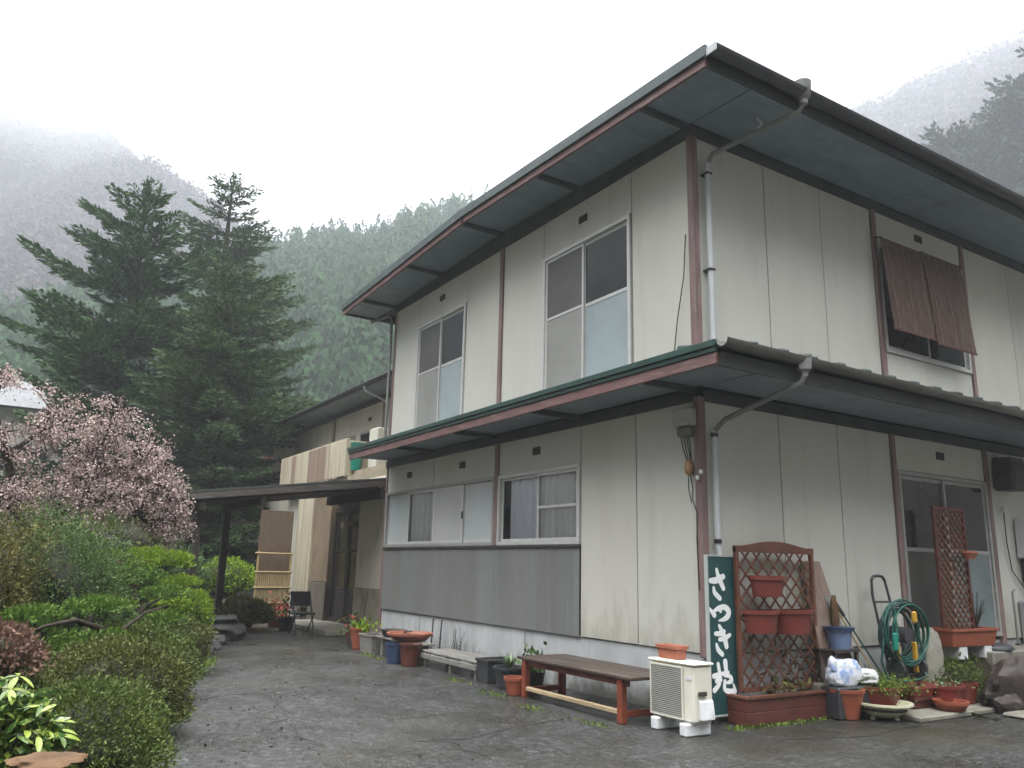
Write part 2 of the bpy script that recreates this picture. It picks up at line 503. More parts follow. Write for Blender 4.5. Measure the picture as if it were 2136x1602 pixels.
M['drystem'] = mat('dry_brown_leaves', (0.03, 0.022, 0.018), 0.8, spec=0.2, col2=(0.10, 0.075, 0.05), scale=3, island=True)
M['strap'] = mat('strap_leaves', (0.03, 0.10, 0.03), 0.4, col2=(0.24, 0.32, 0.16), scale=3, island=True)
M['aucuba'] = add_stain(mat('variegated_leaf', (0.11, 0.18, 0.02), 0.3, 0.3, 14, lo=0.4, hi=0.6), (0.36, 0.40, 0.06), 34, (1, 1, 1), 0.46, 0.58, 0.75)
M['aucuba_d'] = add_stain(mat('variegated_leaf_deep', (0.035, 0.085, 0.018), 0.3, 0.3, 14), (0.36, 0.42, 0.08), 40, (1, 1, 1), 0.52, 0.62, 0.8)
M['log'] = add_stain(mat('orange_log', (0.085, 0.042, 0.015), 0.75, 0.25, 7, (1, 1, 3), bump=0.4, bscale=24), (0.15, 0.105, 0.04), 9, (1, 1, 1), 0.5, 0.68, 0.6)
M['log_s'] = mat('log_bark', (0.05, 0.028, 0.02), 0.9, 0.35, 8, bump=0.5, bscale=30)
M['flower'] = mat('red_flower', (0.50, 0.035, 0.03), 0.6, 0.3, 9, island=True)
M['balc'] = add_stain(mat('yellowed_balcony_panel', (0.50, 0.46, 0.35), 0.55, 0.1, 1.4, (2, 2, 0.3)), (0.24, 0.16, 0.10), 2.0, (3.0, 3.0, 0.15), 0.48, 0.66, 0.75)
M['balc_b'] = add_stain(mat('rusty_balcony_panel', (0.27, 0.205, 0.155), 0.6, 0.15, 1.6, (2.5, 2.5, 0.3)), (0.17, 0.10, 0.06), 2.4, (4.0, 4.0, 0.15), 0.5, 0.66, 0.7)
M['oldplaster'] = add_stain(mat('old_cream_plaster', (0.34, 0.295, 0.215), 0.8, 0.1, 2), (0.20, 0.17, 0.12), 2.2, (2, 2, 0.7), 0.5, 0.7, 0.7)
M['shadedplaster'] = add_stain(mat('brown_plaster_shaded', (0.20, 0.155, 0.10), 0.8, 0.12, 2), (0.10, 0.075, 0.05), 2.2, (2, 2, 0.7), 0.5, 0.7, 0.7)  # brownish plaster darkened further: the porch shade is put into its colour
M['paleplaster'] = add_stain(mat('pale_plaster', (0.68, 0.63, 0.54), 0.75, 0.06, 2), (0.30, 0.25, 0.18), 1.6, (2, 2, 0.5), 0.54, 0.75, 0.6)
M['paleskirt'] = add_stain(mat('pale_stained_skirting', (0.34, 0.30, 0.235), 0.85, 0.15, 3), (0.13, 0.11, 0.08), 3, (2, 2, 0.6), 0.48, 0.64, 0.8)
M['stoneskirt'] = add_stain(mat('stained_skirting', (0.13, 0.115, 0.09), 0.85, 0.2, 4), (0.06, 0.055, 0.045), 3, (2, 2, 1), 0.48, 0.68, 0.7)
M['wingwall'] = add_stain(mat('wing_wall_cream', (0.50, 0.48, 0.42), 0.7, 0.08, 1.5, (1, 1, 0.4)), (0.28, 0.27, 0.23), 1.8, (2, 2, 0.3), 0.5, 0.75, 0.5)
M['whitewall'] = mat('white_house_wall', (0.70, 0.68, 0.66), 0.8, 0.05, 1)
M['greyroof'] = mat('grey_tile_roof', (0.12, 0.13, 0.14), 0.5, 0.2, 4)
M['redroof'] = mat('red_metal_roof', (0.32, 0.085, 0.055), 0.5, 0.15, 3)
M['bluepane'] = mat('bluish_door_pane', (0.16, 0.22, 0.30), 0.2, 0.1, 2)
M['bamboo'] = add_stain(mat('bamboo_tan', (0.30, 0.23, 0.11), 0.6, 0.2, 6, (3, 3, 0.6)), (0.2, 0.14, 0.06), 6, (1, 1, 1), 0.5, 0.7, 0.5)
M['bamboo_mat'] = add_stain(mat('bamboo_mat', (0.15, 0.11, 0.07), 0.7, 0.2, 6, (8, 8, 0.6)), (0.12, 0.08, 0.05), 4, (1, 1, 1), 0.5, 0.7, 0.5)
M['teal'] = mat('teal_plastic', (0.01, 0.20, 0.15), 0.35, 0.1, 5)
M['steel'] = mat('dark_steel', (0.05, 0.05, 0.055), 0.4, 0.2, 6, metal=0.5)
M['blind'] = add_stain(mat('brown_blind', (0.095, 0.058, 0.045), 0.7, 0.15, 2, (1, 2, 12)), (0.20, 0.15, 0.12), 3, (1, 3, 1), 0.48, 0.7, 0.6)
M['cedar_hill'] = mat('cedar_hill_crowns', (0.022, 0.060, 0.028), 0.9, spec=0.05, trans=0.25, col2=(0.046, 0.100, 0.040), scale=0.06, tint=True)
M['far_crowns'] = mat('far_hill_crowns', (0.045, 0.058, 0.045), 0.95, spec=0.05, col2=(0.085, 0.068, 0.068), scale=0.02, tint=True, lo=0.42, hi=0.58)
M['bare_crowns'] = mat('bare_hill_crowns', (0.052, 0.055, 0.048), 0.95, spec=0.05, col2=(0.085, 0.068, 0.068), scale=0.03, tint=True)
M['hillsoil'] = mat('hill_floor', (0.058, 0.055, 0.048), 0.95, 0.3, 0.05, spec=0.05)
M['earth'] = add_stain(mat('mossy_earth', (0.030, 0.026, 0.018), 0.95, 0.35, 3, spec=0.08, bump=0.6, bscale=20), (0.030, 0.046, 0.012), 1.6, (1, 1, 1), 0.48, 0.62, 0.8)
M['slab'] = add_stain(mat('damp_slab', (0.21, 0.20, 0.17), 0.6, 0.2, 3), (0.08, 0.08, 0.05), 3, (1, 1, 1), 0.48, 0.68, 0.7)


add_stain(M['concrete'], (0.10, 0.10, 0.075), 5, (1, 1, .6), 0.5, 0.8, 0.8, zfade=(0.0, 0.55))
for k_ in ('cream', 'cream_b', 'cream_c'):
    add_stain(M[k_], (0.26, 0.25, 0.20), 4, (1.5, 1.5, .5), 0.56, 0.85, 0.5, zfade=(0.6, 1.7))
    add_stain(M[k_], (0.20, 0.17, 0.13), 7, (1.6, 1.6, .12), 0.66, 0.78, 0.4)


def asphalt_mat():
    m = bpy.data.materials.new('wet_asphalt')
    m.use_nodes = True
    n, l = m.node_tree.nodes, m.node_tree.links
    b = n['Principled BSDF']
    tc = n.new('ShaderNodeTexCoord')

    def noise(scale, detail=6, rough=0.6):
        z = n.new('ShaderNodeTexNoise')
        z.inputs['Scale'].default_value = scale
        z.inputs['Detail'].default_value = detail
        z.inputs['Roughness'].default_value = rough
        l.new(tc.outputs['Object'], z.inputs['Vector'])
        return z.outputs['Fac']

    def rng_(src, a, b_, c, d):
        r = n.new('ShaderNodeMapRange')
        for k, v in zip(('From Min', 'From Max', 'To Min', 'To Max'), (a, b_, c, d)):
            r.inputs[k].default_value = v
        l.new(src, r.inputs['Value'])
        return r.outputs[0]

    def mix(f, a, b_):
        x = n.new('ShaderNodeMix')
        x.data_type = 'RGBA'
        l.new(f, x.inputs['Factor'])
        for k, v in (('A', a), ('B', b_)):
            if isinstance(v, tuple):
                x.inputs[k].default_value = v + (1,)
            else:
                l.new(v, x.inputs[k])
        return x.outputs['Result']
    vo = n.new('ShaderNodeTexVoronoi')
    vo.inputs['Scale'].default_value = 42
    l.new(tc.outputs['Object'], vo.inputs['Vector'])
    agg = mix(rng_(vo.outputs['Color'], 0.1, 0.9, 0, 1), (0.016, 0.0165, 0.0165), (0.105, 0.11, 0.11))
    base = mix(rng_(noise(13, 5, 0.65), 0.40, 0.60, 0, 0.85), agg, (0.018, 0.018, 0.017))
    base = mix(rng_(noise(2.2, 9, 0.7), 0.42, 0.62, 0, 0.7), base, (0.024, 0.024, 0.021))
    base = mix(rng_(noise(0.45, 8, 0.65), 0.48, 0.66, 0, 0.85), base, (0.030, 0.028, 0.018))
    l.new(base, b.inputs['Base Color'])
    l.new(rng_(noise(0.8, 7, 0.65), 0.38, 0.66, 0.24, 0.60), b.inputs['Roughness'])
    b.inputs['Specular IOR Level'].default_value = 0.5
    bp = n.new('ShaderNodeBump')
    bp.inputs['Strength'].default_value = 0.9
    bp.inputs['Distance'].default_value = 0.008
    ad = n.new('ShaderNodeMath')
    ad.operation = 'ADD'
    l.new(vo.outputs['Distance'], ad.inputs[0])
    l.new(rng_(noise(4, 6), 0.2, 0.8, 0, 2.5), ad.inputs[1])
    l.new(ad.outputs[0], bp.inputs['Height'])
    l.new(bp.outputs[0], b.inputs['Normal'])
    return m


M['asphalt'] = asphalt_mat()

X0, Y0 = -6.17, 6.30            # outer planes of the two visible walls of the main house


# ------------------------------------------------------------------ ground, driveway, banks
def sheet(name, poly, z, m, kind='structure', thick=0.0):
    b = MB()
    b.raw([(x, y, z) for x, y in poly], [tuple(range(len(poly)))])
    return b.build(name, m, kind=kind)


g = MB()
g.raw([(-790, -690, 0), (550, -690, 0), (550, 630, 0), (-790, 630, 0)], [(0, 1, 2, 3)])
g.build('ground', M['earth'], kind='structure')

edge = [(6, -2.2), (2, -1.6), (-1.5, -0.6), (-4, 0.25), (-5.6, 0.85), (-6.9, 1.22), (-7.7, 1.32), (-8.6, 1.72), (-9.8, 1.86), (-11.2, 2.3), (-12.7, 2.85),
        (-14.2, 3.05), (-15.4, 3.5), (-17, 3.75), (-19, 4.35), (-20.6, 5.2), (-22, 6.3)]
# rag the edge so that moss and soil bite into the asphalt
fine = []
for (a, b_) in zip(edge[:-1], edge[1:]):
    nseg = max(2, int(math.hypot(b_[0] - a[0], b_[1] - a[1]) / 0.18))
    for i in range(nseg):
        t = i / nseg
        fine.append((a[0] + (b_[0] - a[0]) * t, a[1] + (b_[1] - a[1]) * t + random.uniform(-0.07, 0.05)))
fine.append(edge[-1])
poly = fine + [(-22, 7.6), (-14.4, 7.6), (-14.4, Y0 + 0.1), (X0 - 0.1, Y0 + 0.1), (X0 - 0.1, 9.3), (-5.5, 9.4), (-5.1, 10.6), (-4.9, 14), (-4, 19), (6, 19)]
drv = sheet('driveway', poly, 0.004, M['asphalt'])
M['crack'] = mat('crack_dark', (0.022, 0.022, 0.02), 0.6)
M['moss'] = mat('crack_moss', (0.06, 0.075, 0.03), 0.9, 0.4, 12)


def crack(pts, w, m, seed):
    rs = random.Random(seed)
    P = []
    for (a, b_) in zip(pts[:-1], pts[1:]):
        n_ = max(2, int(math.hypot(b_[0] - a[0], b_[1] - a[1]) / 0.07))
        for i in range(n_):
            t = i / n_
            P.append((a[0] + (b_[0] - a[0]) * t + rs.uniform(-.018, .018), a[1] + (b_[1] - a[1]) * t + rs.uniform(-.018, .018)))
    P.append(pts[-1])
    b = MB()
    V = []
    for i, p in enumerate(P):
        q0, q1 = P[max(i - 1, 0)], P[min(i + 1, len(P) - 1)]
        dx, dy = q1[0] - q0[0], q1[1] - q0[1]
        L = math.hypot(dx, dy) or 1
        ww = w * rs.uniform(0.35, 1.2) * (0.25 if i in (0, len(P) - 1) else 1)
        V += [(p[0] - dy / L * ww, p[1] + dx / L * ww, 0.008), (p[0] + dy / L * ww, p[1] - dx / L * ww, 0.008)]
    b.raw(V, [(2 * i, 2 * i + 1, 2 * i + 3, 2 * i + 2) for i in range(len(P) - 1)])
    b.build('crack', m, drv)


crack([(-9.5, 2.05), (-9.75, 2.45), (-9.65, 2.85), (-8.9, 2.75), (-8.1, 2.62), (-7.9, 2.35)], 0.016, M['crack'], 1)
crack([(-7.95, 2.62), (-7.35, 2.45), (-6.8, 2.52)], 0.010, M['crack'], 2)
crack([(-6.65, 3.25), (-6.55, 3.75), (-6.75, 4.2), (-6.9, 4.85), (-7.0, 5.2)], 0.014, M['crack'], 3)
crack([(-6.55, 3.6), (-6.2, 3.5), (-5.9, 3.55)], 0.016, M['crack'], 4)
crack([(-5.3, 6.2), (-5.0, 7.2), (-5.15, 8.4), (-4.95, 9.5)], 0.012, M['crack'], 5)
crack([(-7.6, 3.4), (-7.7, 4.2), (-7.5, 4.6)], 0.008, M['crack'], 6)

# raised bank and door step at the right-hand wall
bk = MB()
nx, ny = 10, 34
V = []
for i in range(nx + 1):
    for j in range(ny + 1):
        x = X0 + 0.02 + (1.25) * i / nx
        y = 9.3 + 8.7 * j / ny
        t = max(0, (x - (X0 + 0.40)) / 0.36)
        z = 0.50 * (1 - min(1, t) ** 1.3) * min(1, 0.45 + 0.55 * (y - 9.3) / 0.35) + 0.03 * math.sin(3.1 * x + 2.3 * y) + 0.02 * math.sin(7 * y)
        V.append((x, y, max(z, -0.02)))
bk.raw(V, [(i * (ny + 1) + j, (i + 1) * (ny + 1) + j, (i + 1) * (ny + 1) + j + 1, i * (ny + 1) + j + 1) for i in range(nx) for j in range(ny)])
bk.raw([(X0 + .02, 9.3, 0), (X0 + 1.27, 9.3, 0), (X0 + 1.27, 9.3, 0.0), (X0 + .02, 9.3, 0.24)], [(0, 1, 3)])
bk.build('earth_bank', M['earth'], kind='structure', smooth=60)
lg = MB().box(X0 + 0.004, X0 + 0.42, 7.72, 9.3, 0, 0.33)
lg.build('raised_kerb', M['slab'], kind='structure', bevel=0.02)
MB().box(X0 + 0.004, X0 + 0.55, 10.75, 17.5, 0.40, 0.58).build('door_step', M['slab'], kind='structure', bevel=0.015)

# ------------------------------------------------------------------ main house
house = thing('main_house', 'two storey cream panelled house with dark green eaves and pinkish posts', 'house', ((X0 - 14.6) / 2, 12, 0))


def W(pl, a0, a1, o0, o1, z0, z1, b=None):
    """a box on wall plane L (faces -y) or R (faces +x): along a, outward o, up z"""
    b = b or MB()
    if pl == 'L':
        return b.box(a0, a1, Y0 - o1, Y0 - o0, z0, z1)
    return b.box(X0 + o0, X0 + o1, a0, a1, z0, z1)


YB = 18.0
cm = [M['cream'], M['cream_b'], M['cream_c']]
PAN = []
# left wall, upper storey
PAN += [('L', -14.53, -13.50, 3.5, 6.53), ('L', -11.57, -10.46, 3.5, 6.53), ('L', -10.36, -9.25, 3.5, 6.53), ('L', -7.245, -6.24, 3.5, 6.53),
        ('L', -13.49, -12.54, 5.95, 6.53), ('L', -12.525, -11.58, 5.95, 6.53), ('L', -9.235, -7.26, 5.965, 6.53), ('L', -9.235, -7.26, 3.5, 3.78), ('L', -13.49, -11.58, 3.5, 3.78)]
# left wall, lower storey
PAN += [('L', -14.53, -12.56, 2.83, 3.32), ('L', -12.545, -10.46, 2.83, 3.32), ('L', -10.35, -8.315, 2.83, 3.32), ('L', -8.298, -7.228, 0.66, 3.32), ('L', -7.212, -6.24, 0.66, 3.32)]
# right wall, upper storey
PAN += [('R', 6.37, 7.54, 3.5, 6.53), ('R', 7.555, 8.635, 3.5, 6.53), ('R', 8.65, 9.75, 3.5, 6.53), ('R', 9.86, 12.02, 6.12, 6.53), ('R', 9.86, 12.02, 3.5, 4.46),
        ('R', 12.12, 13.42, 3.5, 6.53), ('R', 13.435, 14.5, 3.5, 6.53), ('R', 14.515, 16.0, 3.5, 6.53), ('R', 16.015, YB, 3.5, 6.53)]
# right wall, lower storey
PAN += [('R', 6.37, 7.59, 0.66, 3.32), ('R', 7.605, 8.685, 0.66, 3.32), ('R', 8.70, 9.78, 0.66, 3.32), ('R', 9.88, 12.06, 2.86, 3.32), ('R', 12.17, 13.4, 0.66, 3.32),
        ('R', 13.415, 14.6, 0.66, 3.32), ('R', 14.615, YB, 0.66, 3.32)]
for i, (pl, a0, a1, z0, z1) in enumerate(PAN):
    W(pl, a0, a1, -0.035, random.uniform(-0.003, 0.0), z0, z1).build('wall_panel', cm[(i * 7 + (i // 3)) % 3], house, bevel=0.003)
for pl, a, z0, z1 in [('L', -12.532, 5.95, 6.53), ('L', -8.306, 0.66, 3.32), ('L', -7.22, 0.66, 3.32), ('L', -12.552, 2.83, 3.32), ('L', -13.495, 3.5, 6.53), ('L', -11.575, 3.5, 6.53),
                      ('L', -9.243, 3.5, 6.53), ('L', -7.252, 3.5, 6.53), ('R', 7.548, 3.5, 6.53), ('R', 8.643, 3.5, 6.53), ('R', 13.428, 3.5, 6.53), ('R', 14.508, 3.5, 6.53),
                      ('R', 16.008, 3.5, 6.53), ('R', 7.598, 0.66, 3.32), ('R', 8.693, 0.66, 3.32), ('R', 13.408, 0.66, 3.32), ('R', 14.608, 0.66, 3.32)]:
    W(pl, a - 0.04, a + 0.04, -0.06, -0.037, z0, z1).build('joint_strip', M['joint'], house)
# posts
for pl, a0, a1, z0, z1, o in [('L', -14.62, -14.54, 0.0, 6.6, .012), ('L', -10.455, -10.365, 3.6, 6.53, .03), ('L', -10.455, -10.355, 1.79, 3.32, .03),
                              ('R', 9.755, 9.855, 3.6, 6.53, .03), ('R', 12.03, 12.11, 3.6, 6.53, .03), ('R', 9.785, 9.875, .6, 3.32, .03), ('R', 12.065, 12.165, .6, 3.32, .03)]:
    W(pl, a0, a1, -0.05, o, z0, z1).build('post', M['post'], house, bevel=0.004)
for z0, z1 in ((0.62, 3.36), (3.5, 6.6)):
    MB().box(X0 - 0.065, X0 + 0.03, Y0 - 0.03, Y0 + 0.065, z0, z1).build('post', M['post'], house, bevel=0.005)
# foundation
fd = MB()
fd.box(-14.6, X0 - 0.03, Y0 + 0.025, Y0 + 0.2, 0, 0.65)
fd.box(X0 - 0.2, X0 - 0.027, Y0 + 0.2, YB, 0, 0.648)
fd.build('foundation', M['concrete'], house, bevel=0.006)
for xx in (-12.9, -9.6):
    W('L', xx, xx + 0.012, -0.03, -0.022, 0.0, 0.63).build('foundation_joint', M['joint'], house)
# back and hidden walls, floor between the storeys
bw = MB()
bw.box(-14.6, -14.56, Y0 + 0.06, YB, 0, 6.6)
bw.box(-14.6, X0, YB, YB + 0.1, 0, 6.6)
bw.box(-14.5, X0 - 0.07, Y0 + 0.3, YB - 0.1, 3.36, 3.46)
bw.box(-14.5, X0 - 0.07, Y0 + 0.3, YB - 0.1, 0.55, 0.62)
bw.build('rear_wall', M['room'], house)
# beams
ridge_x = (-15.6 - 5.15) / 2


def zr(x):
    return 6.79 + 0.17 * (1 - abs(x - ridge_x) / 5.225)


xs = np.linspace(-14.62, X0 + 0.035, 9)
b = MB()
V = []
for x in xs:
    zt = zr(x) - 0.13
    V += [(x, Y0 + .05, 6.53), (x, Y0 - .035, 6.53), (x, Y0 - .035, zt), (x, Y0 + .05, zt)]
F = [(0, 1, 2, 3), tuple(len(V) - 4 + k for k in (3, 2, 1, 0))]
for i in range(len(xs) - 1):
    for k in range(4):
        F.append((4 * i + k, 4 * i + 4 + k, 4 * i + 4 + (k + 1) % 4, 4 * i + (k + 1) % 4))
b.raw(V, F).build('eave_beam', M['beam'], house)
W('R', 6.34, YB, -0.05, 0.033, 6.53, 6.66).build('eave_beam', M['beam'], house)
W('L', -14.62, X0 - 0.07, -0.05, 0.033, 3.32, 3.45).build('eave_beam', M['beam'], house)
W('R', 6.37, YB, -0.05, 0.033, 3.32, 3.45).build('eave_beam', M['beam'], house)
# upper roof: low gable, ridge along y
YV = 5.50
rf = MB()
for x0, x1 in ((-15.6, ridge_x), (ridge_x, -5.15)):
    a, c = zr(x0), zr(x1)
    rf.hexa([(x0, YV + .02, a - .045), (x1, YV + .02, c - .045), (x1, YB + .6, c - .045), (x0, YB + .6, a - .045),
             (x0, YV + .02, a), (x1, YV + .02, c), (x1, YB + .6, c), (x0, YB + .6, a)])
yy = 6.0
while yy < YB:
    for x0, x1 in ((-15.58, ridge_x), (ridge_x, -5.17)):
        rf.bar((x0, yy, zr(x0) + .02), (x1, yy, zr(x1) + .02), .05, .04)
    yy += 0.45
rf.build('roof', M['roof'], house)
for x0, x1 in ((-15.62, ridge_x), (ridge_x, -5.13)):
    a, c = zr(x0), zr(x1)
    MB().hexa([(x0, YV - .03, a - .10), (x1, YV - .03, c - .10), (x1, YV + .015, c - .10), (x0, YV + .015, a - .10),
               (x0, YV - .03, a + .03), (x1, YV - .03, c + .03), (x1, YV + .015, c + .03), (x0, YV + .015, a + .03)]).build('verge_flashing', M['roof'], house)
    MB().hexa([(x0 + .03, YV + .002, a - .195), (x1 - .03, YV + .002, c - .195), (x1 - .03, YV + .04, c - .195), (x0 + .03, YV + .04, a - .195),
               (x0 + .03, YV + .002, a - .102), (x1 - .03, YV + .002, c - .102), (x1 - .03, YV + .04, c - .102), (x0 + .03, YV + .04, a - .102)]).build('fascia', M['fascia'], house)
mods = [-15.58, -14.58, -12.47, -10.41, -8.30, -6.18, -5.2]
for x0, x1 in zip(mods[:-1], mods[1:]):
    x0, x1 = x0 + .004, x1 - .004
    a, c = zr(x0) - .15, zr(x1) - .15
    MB().hexa([(x0, YV + .045, a), (x1, YV + .045, c), (x1, Y0 - .037, c), (x0, Y0 - .037, a),
               (x0, YV + .045, a + .02), (x1, YV + .045, c + .02), (x1, Y0 - .037, c + .02), (x0, Y0 - .037, a + .02)]).build('soffit_panel', M['soffit'], house)
for x in mods[1:-1]:
    MB().box(x - .03, x + .03, YV + .042, Y0 - .036, zr(x) - .215, zr(x) - .152).build('purlin', M['beam'], house)
# right eave
for y0, y1 in ((Y0 - .03, 10.0), (10.01, 14.0), (14.01, YB + .5)):
    MB().hexa([(-6.12, y0, 6.665), (-5.2, y0, 6.63), (-5.2, y1, 6.63), (-6.12, y1, 6.665), (-6.12, y0, 6.685), (-5.2, y0, 6.65), (-5.2, y1, 6.65), (-6.12, y1, 6.685)]).build('soffit_panel', M['soffit'], house)
MB().box(-5.2, -5.165, YV + .045, YB + .5, 6.61, 6.74).build('eave_fascia', M['beam'], house)
MB().box(-15.62, -15.57, YV + .045, YB + .5, 6.60, 6.74).build('eave_fascia', M['beam'], house)


def half_gutter(x, y0, y1, z0, z1, r, m, sag=0.0):
    b = MB()
    n_, seg = 9, 14
    for s_ in range(seg + 1):
        t = s_ / seg
        y = y0 + (y1 - y0) * t
        z = z0 + (z1 - z0) * t
        for k in range(n_ + 1):
            a = math.pi + math.pi * k / n_
            b.v.append((x + r * math.cos(a), y, z + r * math.sin(a)))
        for k in range(n_, -1, -1):
            a = math.pi + math.pi * k / n_
            b.v.append((x + (r - .006) * math.cos(a), y, z + (r - .006) * math.sin(a)))
    c = 2 * (n_ + 1)
    for s_ in range(seg):
        for k in range(c):
            b.f.append((s_ * c + k, s_ * c + (k + 1) % c, (s_ + 1) * c + (k + 1) % c, (s_ + 1) * c + k))
    b.f.append(tuple(range(c)))
    b.f.append(tuple(seg * c + k for k in reversed(range(c))))
    return b.build('gutter', m, house, smooth=40)


half_gutter(-5.075, YV + .0, YB + .4, 6.77, 6.81, .085, M['gutter'])
MB().box(-5.165, -4.985, YV - .012, YV - .001, 6.685, 6.785).build('gutter_cap', M['pipe'], house, bevel=.01)
half_gutter(-15.70, YV + .2, YB + .4, 6.76, 6.76, .07, M['gutter'])
MB().lathe((-5.075, 6.95, 6.62), [(.05, 0), (.05, .05), (.085, .09), (.095, .2), (.1, .27)], 12).build('drain_box', M['pipe_g'], house, smooth=40)
MB().tube([(-5.075, 6.95, 6.64), (-5.12, 6.93, 6.55), (-6.03, 6.50, 6.30), (-6.09, 6.47, 6.18)], .03, 8).build('drain_pipe', M['pipe_g'], house, smooth=50)
MB().tube([(-6.09, 6.47, 6.20), (-6.09, 6.47, 3.75)], .034, 10).build('downpipe', M['pipe'], house, smooth=50)
for z in (6.05, 4.85):
    MB().box(-6.17, -6.05, 6.43, 6.51, z, z + .02).build('pipe_clip', M['steel'], house)
# little hanging lamp bracket under the eave
MB().tube([(-5.55, 6.75, 6.64), (-5.55, 6.75, 6.60), (-5.52, 6.78, 6.55), (-5.56, 6.76, 6.50)], .018, 6).build('eave_hook', M['pipe'], house, smooth=50)
# left end gutter outlet
MB().tube([(-15.7, 6.2, 6.70), (-15.7, 6.2, 6.58), (-14.8, 6.22, 6.50), (-14.68, 6.24, 6.42), (-14.68, 6.24, 3.7)], .03, 8).build('downpipe', M['pipe_g'], house, smooth=50)

# lower canopy roof: hipped at the corner
XE, YE = -5.12, 5.50
lr = MB()
lr.hexa([(-14.62, YE + .02, 3.56), (XE, YE + .02, 3.56), (X0, Y0, 3.74), (-14.62, Y0, 3.74), (-14.62, YE + .02, 3.60), (XE, YE + .02, 3.60), (X0, Y0, 3.79), (-14.62, Y0, 3.79)])
lr.hexa([(XE, YE + .02, 3.56), (XE, YB, 3.52), (X0, YB, 3.72), (X0, Y0, 3.74), (XE, YE + .02, 3.60), (XE, YB, 3.56), (X0, YB, 3.77), (X0, Y0, 3.79)])
lr.build('canopy_roof', M['roof'], house)
yy = 6.0
while yy < YB - .2:
    k = (yy - YE) / (YB - YE)
    zo = 3.60 - .04 * k
    b = MB()
    b.bar((XE + .03, yy, zo + .05), (X0 + .02, yy, zo + .235), .09, .10)
    b.build('roof_rib', M['roof'], house, bevel=0.015)
    yy += 0.455
MB().box(-14.64, XE + .0, YE - .045, YE + .0, 3.575, 3.64).build('verge_flashing', M['flash'], house, bevel=.004)
MB().box(-14.64, XE - .01, YE - .025, YE + .01, 3.525, 3.572).build('verge_flashing', M['flash'], house, bevel=.004)
MB().box(-14.6, XE - .02, YE - .008, YE + .03, 3.41, 3.523).build('fascia', M['fascia'], house, bevel=.003)
mods2 = [-14.6, -12.5, -10.41, -8.30, -6.18, -5.16]
for x0, x1 in zip(mods2[:-1], mods2[1:]):
    MB().hexa([(x0 + .004, YE + .032, 3.46), (x1 - .004, YE + .032, 3.46), (x1 - .004, Y0 - .035, 3.47), (x0 + .004, Y0 - .035, 3.47),
               (x0 + .004, YE + .032, 3.48), (x1 - .004, YE + .032, 3.48), (x1 - .004, Y0 - .035, 3.49), (x0 + .004, Y0 - .035, 3.49)]).build('soffit_panel', M['soffit'], house)
for x in mods2[1:-1]:
    MB().box(x - .03, x + .03, YE + .031, Y0 - .034, 3.395, 3.455).build('purlin', M['beam'], house)
for y0, y1 in ((Y0 - .03, 10.0), (10.01, 14.0), (14.01, YB)):
    MB().hexa([(-6.12, y0, 3.47), (-5.16, y0, 3.45), (-5.16, y1, 3.41), (-6.12, y1, 3.47), (-6.12, y0, 3.49), (-5.16, y0, 3.47), (-5.16, y1, 3.43), (-6.12, y1, 3.49)]).build('soffit_panel', M['soffit'], house)
MB().box(-5.16, -5.125, YE + .03, YB, 3.39, 3.53).build('eave_fascia', M['beam'], house)
half_gutter(-5.04, YE - .03, YB, 3.625, 3.545, .075, M['gutter_g'])
MB().lathe((-5.02, 6.62, 3.42), [(.04, 0), (.04, .04), (.085, .07), (.09, .19), (.1, .2), (.1, .22)], 4).build('drain_box', M['pipe_g'], house)
MB().tube([(-5.02, 6.62, 3.44), (-5.05, 6.60, 3.36), (-5.95, 6.47, 3.10), (-6.02, 6.46, 3.05), (-6.1, 6.45, 2.98)], .03, 8).build('drain_pipe', M['pipe_g'], house, smooth=50)
MB().tube([(-6.1, 6.45, 3.0), (-6.1, 6.45, 1.78)], .034, 10).build('downpipe', M['pipe'], house, smooth=50)
MB().tube([(-6.1, 6.45, 1.80), (-6.1, 6.45, 1.76), (-6.09, 6.46, 1.68), (-6.09, 6.46, 0.1)], .03, 10).build('downpipe', M['pipe'], house, smooth=50)
for z in (2.92, 1.78):
    MB().tube([(-6.1, 6.45, z), (-6.1, 6.45, z + .045)], .042, 10).build('pipe_collar', M['steel'], house, smooth=50)

# grey corrugated sheets below the windows
def corrugated(a0, a1, z0, z1, m):
    n_ = int((a1 - a0) / 0.0095)
    V, F = [], []
    for i in range(n_ + 1):
        a = a0 + (a1 - a0) * i / n_
        o = 0.012 + 0.0022 * math.sin(a * 2 * math.pi / 0.057)
        V += [(a, Y0 - o, z0), (a, Y0 - o, z1), (a, Y0 + .02, z0), (a, Y0 + .02, z1)]
    for i in range(n_):
        F.append((4 * i, 4 * i + 4, 4 * i + 5, 4 * i + 1))
        F.append((4 * i + 2, 4 * i, 4 * i + 4, 4 * i + 6))
    return MB().raw(V, F).build('corrugated_sheet', m, house, smooth=50)


for a0, a1 in ((-14.52, -12.49), (-12.485, -10.42), (-10.415, -8.31)):
    corrugated(a0, a1, 0.655, 1.755, M['greysheet'])
W('L', -14.53, -8.30, -0.02, 0.045, 1.757, 1.785).build('sill_rail', M['joint'], house, bevel=.003)


# windows ------------------------------------------------------------
def frame(pl, a0, a1, z0, z1, w, o0, o1, b=None):
    b = b or MB()
    W(pl, a0, a1, o0, o1, z1 - w, z1, b)
    W(pl, a0, a1, o0, o1, z0, z0 + w, b)
    W(pl, a0, a0 + w, o0, o1, z0 + w, z1 - w, b)
    W(pl, a1 - w, a1, o0, o1, z0 + w, z1 - w, b)
    return b


def window(pl, a0, a1, z0, z1, m, w=0.05):
    return frame(pl, a0, a1, z0, z1, w, -0.06, 0.028).build('window', m, house, bevel=.004)


